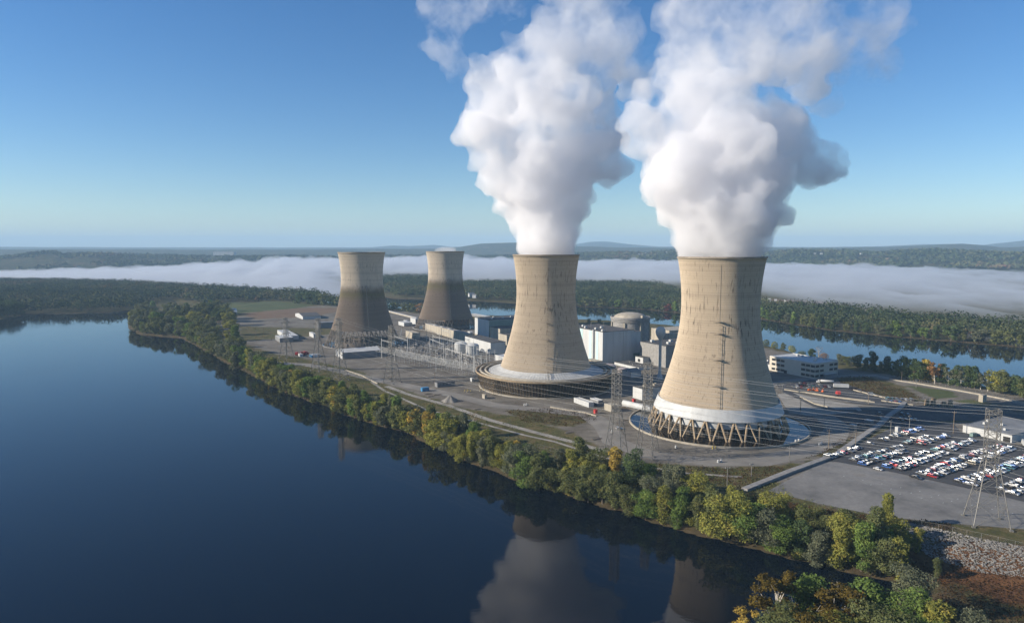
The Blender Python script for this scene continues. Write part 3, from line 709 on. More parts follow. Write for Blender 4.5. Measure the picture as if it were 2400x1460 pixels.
# east side of the island
k = 0
for px, py, h, kd, c in [(1795, 815, 9, 'bush', 'olive green'), (1815, 816, 9, 'bush', 'yellow green'), (1835, 822, 9, 'round', 'olive green'), (1855, 828, 9, 'bush', 'yellow green'), (1880, 832, 7, 'bush', 'olive green'), (1903, 838, 11, 'round', 'dark green'), (1918, 843, 13, 'bare', 'rusty brown'),
    (1930, 846, 8, 'bush', 'rusty brown'), (1968, 858, 12, 'round', 'grey green'), (1985, 862, 11, 'round', 'olive green'), (2010, 868, 16, 'round', 'olive green'), (2028, 873, 13, 'tall', 'olive green'), (2046, 874, 19, 'tall', 'dark green'), (2064, 876, 10, 'tall', 'olive green'), (2078, 878, 17, 'tall', 'dark green'),
    (2110, 893, 22, 'round', 'dark green'), (2132, 894, 22, 'round', 'dark green'), (2155, 900, 21, 'round', 'dark green'), (2172, 900, 20, 'tall', 'golden yellow'), (2150, 890, 19, 'sparse', 'grey green'), (2190, 905, 20, 'sparse', 'rusty brown'), (2205, 905, 19, 'tall', 'dark green'), (2222, 908, 17, 'sparse', 'grey green'), (2238, 910, 18, 'tall', 'dark green'), (2252, 912, 19, 'sparse', 'grey green'),
    (2268, 914, 19, 'tall', 'dark green'), (2284, 916, 20, 'tall', 'dark green'), (2298, 918, 16, 'sparse', 'grey green'), (2315, 922, 17, 'sparse', 'grey green'), (2335, 925, 20, 'round', 'yellow green'), (2350, 928, 20, 'round', 'olive green'), (2372, 930, 18, 'round', 'dark green'), (2392, 935, 18, 'round', 'dark green'), (2410, 940, 18, 'round', 'olive green')]:
    k += 1; p = G(px, py, -2); tree(p.x, p.y, h, kd, c, "%s %s tree on the island's far bank, %s from nearest tower" % (form[kd], c, ordn(k)), "trees on the east bank of the island", lod=1, width=1.1)
k = 0
for px, py, h, c in [(905, 730, 17, 'dark green'), (918, 729, 17, 'dark green'), (930, 729, 18, 'olive green'), (945, 730, 18, 'grey green'), (957, 731, 16, 'olive green'), (970, 732, 19, 'olive green'), (984, 733, 19, 'rusty brown'), (996, 735, 17, 'dark green'),
                     (700, 712, 26, 'dark green'), (722, 713, 29, 'dark green'), (741, 714, 29, 'dark green'), (758, 716, 27, 'olive green'), (776, 718, 23, 'dark green'), (790, 719, 22, 'dark green'), (1380, 757, 8, 'olive green'), (1405, 758, 8, 'olive green')]:
    k += 1; p = G(px, py, 0); tree(p.x, p.y, h, 'round', c, "%s tree behind the idle towers, %s in the list going right" % (c, ordn(k)), "trees at the back of the island", lod=2, width=1.2)
# far shore: first rank as single trees
far_sh = np.array(MAIN[:10]); k = 0
for i in range(len(far_sh) - 1):
    a, b_ = far_sh[i], far_sh[i + 1]; L_ = np.hypot(*(b_ - a)); s = 0
    if a[0] < 120 and i < 2: continue
    while s < L_:
        q = a + (b_ - a) * s / L_; nx, ny = -(b_ - a)[1] / L_, (b_ - a)[0] / L_; off = random.uniform(2, 5); k += 1
        c = random.choice(['dark green', 'olive green', 'grey green', 'olive green', 'grey green', 'dark green', 'bright green']) if k != 24 else 'dull red'
        tree(q[0] + nx * off, q[1] + ny * off, random.uniform(15, 23), random.choice(['round', 'tall', 'round']), c,
             "%s tree lining the far shore of the river channel, %s from the left" % (c, ordn(k)), "trees lining the far shore", lod=3 if q[1] > 1200 else 2, width=random.uniform(1.1, 1.4), z=-7)
        s += 16 * random.uniform(.8, 1.25)
# dark wooded tip at the left edge of the photo
for i, (x, y) in enumerate([tuple(G(a, b, WZ)[:2]) for a, b in ((40, 741), (22, 743), (2, 744), (-16, 745), (12, 739), (30, 738), (-40, 746), (-60, 742))]):
    tree(x, y, random.uniform(26, 32), 'round', 'dark green', "dark tree of the small clump at the left edge, %s from its water end" % ordn(i + 1), "dark clump at the left edge", lod=1, width=1.25, z=-8)

# ---- woods nobody could count
def mat_woods():
    m = bpy.data.materials.new("mixed_woods"); m.use_nodes = True; nt = m.node_tree; n, l = nt.nodes, nt.links; n.remove(n["Principled BSDF"])
    t = n.new("ShaderNodeAttribute"); t.attribute_name = "tint"
    c = _ramp(n, l, t.outputs["Fac"], [(0.0, (0.024, 0.040, 0.022)), (0.35, (0.060, 0.078, 0.036)), (0.62, (0.095, 0.100, 0.048)), (0.85, (0.120, 0.092, 0.052)), (0.97, (0.130, 0.062, 0.042))])
    d = n.new("ShaderNodeBsdfDiffuse"); l.new(c, d.inputs[0]); l.new(d.outputs[0], n["Material Output"].inputs[0]); return m
MW = mat_woods()
def woods(name, XY, hts, per, qs, label, wid=.50, basez=None):
    n = len(XY); g = np.random.default_rng(len(name) + n); Z = height(XY) if basez is None else np.full(n, basez)
    d = g.normal(0, 1, (n, per, 3)); d[:, :, 2] = np.abs(d[:, :, 2]) * .9 - .25; d /= np.linalg.norm(d, axis=2, keepdims=True)
    rr = (1 - .3 * g.random((n, per, 1)) ** 2); H_ = hts[:, None, None]
    P = np.zeros((n, per, 3)); P[:, :, :2] = XY[:, None, :] + d[:, :, :2] * rr * H_ * wid; P[:, :, 2:] = Z[:, None, None] + H_ * (.55 + .45 * d[:, :, 2:] * rr)
    S = (qs * g.uniform(.6, 1.2, (n, per))).ravel(); tint = np.repeat(np.clip(g.normal(.36, .17, n) + (fbm(XY[:, 0] / 180, XY[:, 1] / 180, 77) - .47) * 1.3, 0, 1), per)
    me = quad_mesh(name, quads(P.reshape(-1, 3), S, d.reshape(-1, 3) + np.array([0, 0, .3]), 5, .5), MW, tint)
    o = bpy.data.objects.new(name, me); COL.objects.link(o); return tag(o, label, "woods", kind='stuff')
g = np.random.default_rng(3)
def scatter_in(x0, x1, y0, y1, n, test):
    P = np.stack([g.uniform(x0, x1, n), g.uniform(y0, y1, n)], 1); return P[test(P)]
FLD = gp([(470, 712), (520, 706), (640, 705), (745, 711), (800, 716), (800, 790), (545, 800), (520, 740)], 0)
def grid_in(x0, x1, y0, y1, sp, test):
    a_, b_ = np.meshgrid(np.arange(x0, x1, sp), np.arange(y0, y1, sp)); P = np.stack([a_.ravel(), b_.ravel()], 1) + g.uniform(-.45, .45, (a_.size, 2)) * sp
    return P[test(P)]
LW = grid_in(-2300, -330, 1160, 2600, 12.5, lambda P: (sdist(P, ISLAND) > 7) & (sdist(P, FLD) < 6) & (P[:, 1] > 1290 + np.where(P[:, 0] < -900, -60, 0)) & (sdist(P, CL) < 0))
woods("island_woods", LW, g.uniform(13, 27, len(LW)), 44, 1.7, "hazy woods covering the far left end of the island", wid=.46)
CWd = grid_in(-700, 1500, 780, 2900, 12.5, lambda P: (sdist(P, MAIN) > 12) & ((np.hypot(P[:, 0], P[:, 1]) < 2050) | (P[:, 0] < -200)) & ((P[:, 0] < 420) | (sdist(P, MAIN) < 190)))
woods("far_shore_woods", CWd, g.uniform(12, 25, len(CWd)), 44, 1.6, "mixed woods on the shore beyond the river channel")
n_ = 26000; az_ = g.uniform(R(-44), R(44), n_); rr_ = 4000 + 2700 * g.random(n_) ** 1.3; HP = np.stack([rr_ * np.sin(az_), rr_ * np.cos(az_)], 1); HP = HP[fbm(HP[:, 0] / 230, HP[:, 1] / 230, 91) < .56]; n_ = len(HP)
woods("hill_woods", HP, g.uniform(14, 24, n_), 6, 8.0, "blue hazy forest on the hills behind the fog", wid=.55)

LEAF['brush'] = mat_leaf('dry_brush', (0.035, 0.022, 0.012), (0.090, 0.052, 0.026), (0.120, 0.080, 0.040), 0.0)
# undergrowth, reeds and weeds on the bank and the rough ground
def under(name, XY, s0, hmax, mat, label, per=4, seed=1):
    n = len(XY); g2 = np.random.default_rng(seed); Z = height(XY); P = np.repeat(np.column_stack([XY, Z]), per, 0)
    hh = g2.random(len(P)) ** 1.5 * np.repeat(hmax * (.3 + fbm(XY[:, 0] / 7, XY[:, 1] / 7, 8)), per)
    P[:, :2] += g2.normal(0, .7, (len(P), 2)); P[:, 2] += hh * .9
    me = quad_mesh(name, quads(P, s0 * g2.uniform(.5, 1.2, len(P)), np.tile([0, 0, .6], (len(P), 1)), seed), mat)
    o = bpy.data.objects.new(name, me); COL.objects.link(o); return tag(o, label, "undergrowth", kind='stuff')
SG = np.array([on_shore(s, i) for s, i in zip(g.uniform(S0 - 350, TOT, 15000), g.uniform(1.2, 24, 15000))])
keep = sdist(SG, GRAVEL[0]) < 0
under("undergrowth", SG[keep], .42, 2.6, LEAF['olive green'], "scrubby undergrowth between the riverbank trees", 4, 2)
BR = scatter_in(-330, 170, 270, 760, 60000, lambda P: (sdist(P, ISLAND) > 12) & (sdist(P, ISLAND) < 75) & (sdist(P, GRAVEL[0]) < -1) & (sdist(P, GRAVEL[1]) < 0) & (vnoise(P[:, 0] / 12, P[:, 1] / 12, 4) > .42))
under("rough_grass", BR[:9000], .34, .9, LEAF['olive green'], "patchy rough grass and weeds on the river side of the plant", 3, 3)
WD = scatter_in(-60, 330, 300, 720, 60000, lambda P: np.maximum.reduce([sdist(P, q) for q in WEED]) > 0)
under("weeds", WD[:7000], .38, 1.3, LEAF['brush'], "brown autumn weeds on the disturbed ground of the plant", 3, 4)
RS = gp([(2105, 1235), (2200, 1255), (2300, 1280), (2420, 1300), (2520, 1330), (2520, 1400), (2400, 1350), (2300, 1335), (2200, 1310), (2150, 1290)], -3)
HE = scatter_in(150, 330, 215, 262, 14000, lambda P: (sdist(P, ISLAND) > 2) & (sdist(P, RS) < -.5))
under("brown_brush", HE[:6000], .34, 1.8, LEAF['brush'], "rust coloured brush at the foot of the rock slope", 4, 5)
LN = gp([(1650, 1168), (1760, 1160), (1900, 1190), (2060, 1215), (2230, 1230), (2230, 1245), (2050, 1235), (1900, 1215)], 0)
BQ = scatter_in(90, 230, 255, 330, 20000, lambda P: (sdist(P, LN) > 0) & (sdist(P, RS) < 0))
under("brown_brush", BQ[:2600], .34, 1.6, LEAF['brush'], "reddish brown brush along the edge of the empty grey lot", 4, 6)
# rock slope
def rocks(name, XY, r0, label, mat):
    V = []; F = []; g2 = np.random.default_rng(9); ico = [(0, 0, 1), (.9, 0, .35), (.28, .86, .35), (-.73, .53, .3), (-.73, -.53, .35), (.28, -.86, .35), (.0, 0, -.6)]
    fc = [(0, 1, 2), (0, 2, 3), (0, 3, 4), (0, 4, 5), (0, 5, 1), (6, 2, 1), (6, 3, 2), (6, 4, 3), (6, 5, 4), (6, 1, 5)]
    Z = height(XY)
    for (x, y), z in zip(XY, Z):
        r = r0 * g2.uniform(.4, 1.3); a = g2.uniform(0, 6.28); ca, sa = math.cos(a), math.sin(a); o = len(V); sx, sy, sz = g2.uniform(.6, 1.3, 3)
        for vx, vy, vz in ico:
            vx, vy, vz = vx * sx * r + g2.normal(0, .1 * r), vy * sy * r, vz * sz * r * .8; V.append((x + vx * ca - vy * sa, y + vx * sa + vy * ca, z + vz + r * .15))
        F += [tuple(i + o for i in f) for f in fc]
    me = bpy.data.meshes.new(name); me.from_pydata(V, [], F); me.update(); me.materials.append(mat)
    o = bpy.data.objects.new(name, me); COL.objects.link(o); return tag(o, label, "rocks", kind='stuff')
M['rock'] = mat_plain("pale_rock", (0.25, 0.235, 0.21), 0.9, 0.55, 0.5)
RS = gp([(2105, 1235), (2200, 1255), (2300, 1280), (2420, 1300), (2520, 1330), (2520, 1400), (2400, 1350), (2300, 1335), (2200, 1310), (2150, 1290)], -3)
RK = scatter_in(120, 330, 225, 330, 60000, lambda P: sdist(P, RS) > 0)
rocks("rock_slope", RK[:8000], .48, "slope of loose pale rocks below the chain-link fence", M['rock'])
# ---------------------------------------------------------------- plant grid and generic builders
UA = R(29); U = Vector((math.cos(UA), math.sin(UA), 0)); V_ = Vector((-math.sin(UA), math.cos(UA), 0))
def proj(p):
    d = p[1] * math.cos(TILT) - (p[2] - CAM_Z) * math.sin(TILT); h = (p[2] - CAM_Z) * math.cos(TILT) + p[1] * math.sin(TILT)
    return 1200 + FPX * p[0] / d, 730 - FPX * h / d
def z_at(P0, py):
    """height above P0 that the photo shows at row py"""
    a = math.atan((py - 730) / FPX) + TILT; return CAM_Z - P0.y * math.tan(a)
def solve(P0, D, px):
    s = (px - 1200) / FPX; c, k = math.cos(TILT), math.sin(TILT); z = P0.z - CAM_Z
    # (x+Dx t) = s*((y+Dy t)c - z k)
    return (s * (P0.y * c - z * k) - P0.x) / (D.x - s * D.y * c)
def building(name, label, cat, B, pxL, pxR, ytop, wall, roof, group=None, ang=None, parapet=.5, z0=0.0):
    """box building whose near corner stands at photo pixel B; returns (thing, Lu, Lv, h). local x runs along the face to the right, local y along the face to the left"""
    a = UA if ang is None else ang; u = Vector((math.cos(a), math.sin(a), 0)); v = Vector((-math.sin(a), math.cos(a), 0))
    P0 = G(B[0], B[1], z0); h = z_at(P0, ytop) - z0; Lu = max(2.0, solve(P0, u, pxR)); Lv = max(2.0, solve(P0, v, pxL))
    t = thing(name, label, cat, P0, a, group)
    m = MB(); m.box((Lu / 2, Lv / 2, h / 2 - .15), (Lu, Lv, h + .3)); m.build("wall", wall, t)
    r = MB(); r.box((Lu / 2, Lv / 2, h + .12), (Lu - .5, Lv - .5, .24))
    for c, d in (((Lu / 2, .12, h + parapet / 2), (Lu + .1, .3, parapet)), ((Lu / 2, Lv - .12, h + parapet / 2), (Lu + .1, .3, parapet)), ((.12, Lv / 2, h + parapet / 2), (.3, Lv - .5, parapet)), ((Lu - .12, Lv / 2, h + parapet / 2), (.3, Lv - .5, parapet))): r.box(c, d)
    r.build("roof", roof, t)
    return t, Lu, Lv, h
def rooftop_units(t, Lu, Lv, h, spots, mat, size=(2.4, 1.8, 1.4)):
    for fx, fy in spots:
        m = MB(); m.box((Lu * fx, Lv * fy, h + .24 + size[2] / 2), size); m.box((Lu * fx, Lv * fy, h + .3 + size[2]), (size[0] * .6, size[1] * .6, .3)); m.build("roof_unit", mat, t)
def panel_on_left(t, y0, y1, z0, z1, mat, name="panel", out=.12): MB().box((-out / 2, (y0 + y1) / 2, (z0 + z1) / 2), (out, abs(y1 - y0), z1 - z0)).build(name, mat, t)
def panel_on_right(t, x0, x1, z0, z1, mat, name="panel", out=.12): MB().box(((x0 + x1) / 2, -out / 2, (z0 + z1) / 2), (abs(x1 - x0), out, z1 - z0)).build(name, mat, t)
def gable(name, label, B, pxL, pxR, yeave, wall, roof, group=None, rise=.16, along='u', cat="shed"):
    P0 = G(B[0], B[1]); h = z_at(P0, yeave); Lu = max(2., solve(P0, U, pxR)); Lv = max(2., solve(P0, V_, pxL)); t = thing(name, label, cat, P0, UA, group)
    m = MB(); m.box((Lu / 2, Lv / 2, h / 2), (Lu, Lv, h)); r = MB(); k = (Lv if along == 'u' else Lu) * rise; o = .35
    if along == 'u':
        m.add([(0, 0, h), (0, Lv, h), (0, Lv / 2, h + k), (Lu, 0, h), (Lu, Lv, h), (Lu, Lv / 2, h + k)], [(0, 2, 1), (3, 4, 5)])
        for y0, y1 in ((-o, Lv / 2), (Lv + o, Lv / 2)):
            za = h - o * rise * 2; r.add([(-o, y0, za + .03), (Lu + o, y0, za + .03), (Lu + o, y1, h + k + .03), (-o, y1, h + k + .03), (-o, y0, za + .2), (Lu + o, y0, za + .2), (Lu + o, y1, h + k + .22), (-o, y1, h + k + .22)], [(3, 2, 1, 0), (4, 5, 6, 7), (0, 1, 5, 4), (1, 2, 6, 5), (2, 3, 7, 6), (3, 0, 4, 7)])
    else:
        m.add([(0, 0, h), (Lu, 0, h), (Lu / 2, 0, h + k), (0, Lv, h), (Lu, Lv, h), (Lu / 2, Lv, h + k)], [(0, 1, 2), (3, 5, 4)])
        for x0, x1 in ((-o, Lu / 2), (Lu + o, Lu / 2)):
            za = h - o * rise * 2; r.add([(x0, -o, za + .03), (x0, Lv + o, za + .03), (x1, Lv + o, h + k + .03), (x1, -o, h + k + .03), (x0, -o, za + .2), (x0, Lv + o, za + .2), (x1, Lv + o, h + k + .22), (x1, -o, h + k + .22)], [(3, 2, 1, 0), (4, 5, 6, 7), (0, 1, 5, 4), (1, 2, 6, 5), (2, 3, 7, 6), (3, 0, 4, 7)])
    m.build("wall", wall, t); r.build("roof", roof, t); return t, Lu, Lv, h
def tank(name, label, px, py, rpx, ytop, mat, group=None, dome=.22):
    P0 = G(px, py); P0 = G(px, py); h = z_at(P0, ytop); r = rpx * P0.y / FPX; t = thing(name, label, "tank", P0, 0, group)
    MB().lathe([(r, -.2), (r, h)], 40).build("tank_shell", mat, t).data.shade_smooth()
    MB().lathe([(r + .1, h), (r * .8, h + r * dome * .5), (r * .45, h + r * dome * .85), (.01, h + r * dome)], 40).build("tank_roof", M['whiteroof'] if mat == M['white'] else mat, t).data.shade_smooth()
    m = MB()
    for k in range(20):
        a = k * math.pi / 10; m.bar((r * 1.01 * math.cos(a), r * 1.01 * math.sin(a), 0), (r * 1.01 * math.cos(a), r * 1.01 * math.sin(a), h), .09)
    for z in (.35 * h, .7 * h, h): m.lathe([(r + .02, z - .1), (r + .14, z - .1), (r + .14, z + .1)], 40)
    m.build("stiffener", mat, t); return t
def windows(t, side, xs, w, zs, h, mat=None):
    for z in zs:
        for x in xs:
            mat_ = mat or M['window']
            m = MB()
            if side == 'L': m.box((-.03, x, z), (.10, w, h))
            else: m.box((x, -.03, z), (w, .10, h))
            o = m.build("window", mat_, t); f = MB()
            for q in (-.25, .25):
                if side == 'L': f.box((-.10, x + q * w, z), (.05, .10, h))
                else: f.box((x + q * w, -.10, z), (.10, .05, h))
            f.build("mullion", M['steel'], o)

# ---------------------------------------------------------------- power block
t, Lu, Lv, h = building("turbine_hall", "tall white turbine hall with aqua stripes between the two steaming towers", "turbine hall", (1412, 852), 1330, 1484, 779, M['white'], M['darkroof'])
for a, b_ in ((.12, .18), (.30, .37), (.55, .66), (.82, .95)): panel_on_left(t, Lv * a, Lv * b_, .3, h - .3, M['paleblue'], "aqua_stripe")
for f in (.23, .72): MB().bar((-1.3, Lv * f, 0), (-1.3, Lv * f, h + 1.5), .8, 10).build("duct", M['white'], t)
for f in (.33, .66): panel_on_right(t, Lu * f - .1, Lu * f + .1, .2, h - .2, M['steel'], "joint")
rooftop_units(t, Lu, Lv, h, [(.12, .1), (.2, .35), (.15, .6), (.5, .45), (.3, .8)], M['white'], (3, 2.4, 1.8))
for fx, fy in ((.2, .5), (.45, .7), (.75, .6), (.85, .5), (.3, .95)): MB().bar((Lu * fx, Lv * fy, h), (Lu * fx, Lv * fy, h + 6), .16).build("mast", M['steel'], t)
ms = MB()
for k in range(16):
    ms.bar((Lu * k / 15, .3, h + .5), (Lu * k / 15, .3, h + 1.6), .05)
ms.bar((0, .3, h + 1.6), (Lu, .3, h + 1.6), .05); ms.build("railing", M['steel'], t)
P0 = G(1412, 852); q = P0 + U * (Lu + .3) + V_ * 1.5
t = thing("turbine_hall_annex", "lower white annex at the right end of the aqua striped turbine hall", "building", q, UA)
MB().box((5.2, 12, (h - 2) / 2), (10.4, 24, h - 2)).build("wall", M['white'], t); MB().box((5.2, 12, h - 1.9), (10.0, 23.6, .3)).build("roof", M['darkroof'], t)
MB().box((5.0, -.06, 5.2), (8.6, .14, 4.6)).build("louver", M['teal'], t)
# reactor containment
RX = GD(1477, 760, 792); t = thing("reactor_containment", "round concrete reactor building with shallow dome behind the white turbine hall", "reactor building", (RX.x, 792, 0))
MB().lathe([(21.4, 0), (21.4, 34.2), (22.3, 34.6), (22.3, 37.4), (23.0, 37.8), (23.0, 40.0), (21.6, 40.0), (21.6, 38.6)], 64).build("cylinder_wall", M['concrete_grey'], t)
MB().lathe([(21.7, 39.0)] + [(18.6 * math.cos(R(a)), 39.3 + 5.6 * math.sin(R(a))) for a in range(0, 90, 9)] + [(.01, 44.9)], 64).build("dome", M['concrete'], t).data.shade_smooth()
for k in range(6):
    a = facing(RX.x, 792) + R(-70 + 52 * k); m = MB(); d = Vector((math.cos(a), math.sin(a), 0)); tt_ = Vector((-d.y, d.x, 0))
    c = d * 22.0; m.box((c.x, c.y, 17), (1.6, 2.6, 34), a); m.build("buttress", M['concrete'], t)
m = MB(); a = facing(RX.x, 792) + R(40); d = Vector((math.cos(a), math.sin(a), 0)) * 21.0; m.box((d.x, d.y, 41.4), (3, 2.4, 2.6), a); m.build("vent_box", M['concrete'], t)
rl = MB().lathe([(23.05, 36.2), (23.25, 36.2), (23.25, 36.5)], 64).build("walkway", M['steel'], t)
# buildings around it
B1 = [("auxiliary_building", "low dark concrete auxiliary building right of the turbine hall annex", (1560, 862), 1500, 1640, 812, 'concrete_grey', 'darkroof'),
      ("fuel_building", "pale concrete block behind the water tower", (1568, 812), 1526, 1640, 776, 'concrete', 'concrete'),
      ("concrete_annex", "small pale concrete block right of the water tower ball", (1567, 815), 1548, 1640, 784, 'concrete', 'concrete'),
      ("white_service_building", "white building with a round black fan behind the gabled shed", (1507, 855), 1489, 1600, 839, 'white', 'darkroof'),
      ("low_hall", "long low dark-roofed hall with white wall left of the gabled shed", (1497, 868), 1440, 1530, 862, 'white', 'darkroof'),
      ("pump_house", "pale block building with white ducts at the foot of the turbine hall", (1397, 858), 1375, 1412, 848, 'concrete', 'concrete')]
for nm, lb, B, l_, r_, yt, w_, rf in B1:
    t, Lu, Lv, h = building(nm, lb, "building", B, l_, r_, yt, M[w_], M[rf])
    if nm == "white_service_building":
        m = MB().lathe([(.01, 0), (1.7, 0), (1.7, .3)], 20); o = m.build("fan", M['darkfill'], t); o.rotation_euler = (0, R(-90), 0); o.location = (-.15, Lv * .5, h * .55)
        rooftop_units(t, Lu, Lv, h, [(.2, .4), (.5, .5)], M['white'])
    if nm == "auxiliary_building": rooftop_units(t, Lu, Lv, h, [(.3, .3), (.6, .6), (.5, .2), (.2, .8)], M['white'], (3.5, 3, 2))
    if nm == "low_hall": rooftop_units(t, Lu, Lv, h, [(.3, .4), (.6, .7), (.5, .2)], M['steel'], (1, 1, 1))
M['pinktank'] = mat_plain("faded_tank_paint", (0.36, 0.31, 0.31), 0.7, 0.25, 0.3)
tank("storage_tank", "faded pinkish round tank at the right edge of the dark slatted ring", 1426, 872, 17, 856, M['pinktank'], "tanks by the turbine hall")
tank("storage_tank", "smaller pinkish tank left of the white gabled shed", 1461, 876, 14, 864, M['pinktank'], "tanks by the turbine hall")
t, Lu, Lv, h = gable("gabled_shed", "white gabled shed with grey roof behind the left lattice pylon", (1479, 885), 1458, 1502, 872, M['white'], M['greyroof'])
MB().box((-.06, Lv * .5, h * 1.05), (.14, .9, .9)).build("vent", M['darkfill'], t)
# water tower
WT = G(1546, 888); t = thing("water_tower", "slender white water tower with a round ball tank", "water tower", WT)
MB().lathe([(2.6, 0), (2.4, 2.8), (1.5, 4.5), (1.25, 8), (1.25, 35), (1.7, 36.6), (2.9, 38.6), (4.1, 41.0), (4.55, 43.4), (4.3, 45.4), (3.3, 47.2), (1.8, 48.1), (.01, 48.4)], 32).build("tank_and_stem", M['white'], t).data.shade_smooth()
MB().bar((0, 0, 48.2), (0, 0, 50.2), .12).bar((-.7, 0, 48.6), (.7, 0, 48.6), .08).build("finial", M['steel'], t)
# white pipe tank and cooling shed left of tower A
a = G(1462, 944, 2.5); b_ = G(1537, 962, 2.5); t = thing("pipe_tank", "long white horizontal pipe tank left of the nearest tower's skirt", "pipe", (0, 0, 0))
o = MB().bar(a, b_, 2.3, 16).build("pipe_body", M['white'], t); o.data.shade_smooth()
for f in (.1, .35, .6, .85):
    p = a.lerp(b_, f); MB().box((p.x, p.y, .3), (1.2, 4, 1.6)).build("saddle", M['concrete_grey'], t)
t, Lu, Lv, h = building("fan_cooler", "boxy white fan cooler building between the pylons and the nearest tower", "building", (1505, 938), 1483, 1570, 912, M['white'], M['darkroof'])
for f in (.25, .6): m = MB().lathe([(1.5, 0), (1.4, 1.2), (1.6, 1.8)], 16); o = m.build("fan_stack", M['concrete'], t); o.location = (Lu * f, Lv * .5, h + .3)
t, Lu, Lv, h = building("site_hut", "small white hut in front of the dark slatted ring", "hut", (1380, 955), 1345, 1392, 945, M['white'], M['whiteroof'])
t, Lu, Lv, h = building("open_shed", "small open shed beside the white hut in front of the slatted ring", "shed", (1402, 951), 1383, 1413, 940, M['greyroof'], M['whiteroof'])
t, Lu, Lv, h = building("valve_house", "low tan concrete block beside the left lattice pylon", "building", (1434, 966), 1416, 1450, 952, M['concrete'], M['concrete'])
M['red'] = mat_plain("red_paint", (0.45, 0.035, 0.03), 0.5, 0.2, 0.5); M['yellow'] = mat_plain("yellow_paint", (0.55, 0.40, 0.08), 0.6, 0.2, 0.5)
M['blue'] = mat_plain("blue_paint", (0.04, 0.19, 0.36), 0.5, 0.2, 0.5); M['orange'] = mat_plain("orange_paint", (0.62, 0.13, 0.02), 0.5, 0.2, 0.5)
building("red_booth", "bright red booth on the gravel near the left lattice pylon", "booth", (1395, 970), 1391, 1399, 962, M['red'], M['red'])
building("red_booth", "small red booth between the two near lattice pylons", "booth", (1485, 944), 1482, 1488, 937, M['red'], M['red'])

# ---------------------------------------------------------------- left side: unit with idle towers
t, Lu, Lv, h = building("turbine_hall", "white ended turbine hall with green side, left of the second tower", "turbine hall", (1146, 800), 1113, 1260, 751, M['white'], M['darkroof'])
panel_on_left(t, 0, Lv, 0, h * .2, M['concrete'], "plinth"); panel_on_right(t, .2, Lu, .5, h - .4, M['teal'], "cladding")
rooftop_units(t, Lu, Lv, h, [(.15, .3), (.4, .4), (.3, .7), (.6, .5)], M['white'])
building("concrete_block", "stepped tan concrete block against the white ended turbine hall", "building", (1172, 806), 1144, 1240, 771, M['concrete'], M['darkroof'])
building("concrete_block", "lower tan concrete block touching the second tower's outline", "building", (1188, 811), 1168, 1240, 786, M['concrete'], M['darkroof'])
tank("storage_tank", "left one of two white domed tanks in the switchyard", 1080, 826, 15, 805, M['white'], "white tanks by the switchyard", .35)
tank("storage_tank", "right one of two white domed tanks in the switchyard", 1107, 831, 15.5, 809, M['white'], "white tanks by the switchyard", .35)
t, Lu, Lv, h = building("transformer_building", "white low building with dark roof behind the two domed tanks", "building", (1150, 830), 1090, 1185, 804, M['white'], M['darkroof'])
building("relay_house", "small white block at the right end of the switchyard", "building", (1180, 852), 1160, 1200, 838, M['white'], M['whiteroof'])
t, Lu, Lv, h = building("long_concrete_hall", "long stained concrete hall in front of the farthest idle tower", "building", (1096, 803), 997, 1108, 784, M['concrete'], M['concrete_grey'])
for f in (.25, .42, .6, .78): MB().box((Lu * .4, Lv * f, h + .7), (Lu * .7, 5, .7)).build("skylight", M['whiteroof'], t)
building("concrete_box", "concrete box left of the long stained hall", "building", (972, 796), 951, 985, 782, M['concrete'], M['concrete'])
gable("small_white_hut", "tiny white gabled hut right of the long stained hall", (1102, 785), 1096, 1108, 779, M['white'], M['white'])
t, Lu, Lv, h = building("brick_hall", "orange brown hall seen through the legs of the farthest tower", "building", (1072, 768), 1040, 1100, 746, mat_plain("orange_brick", (0.36, 0.20, 0.12), .85, .25, .3), M['darkroof'])
t, Lu, Lv, h = gable("long_shed", "long pale shed in front of the left idle tower", (803, 842), 787, 893, 827, M['greyroof'], M['whiteroof'], rise=.08)
panel_on_left(t, .2, Lv - .2, .1, h, M['white'], "end_wall")
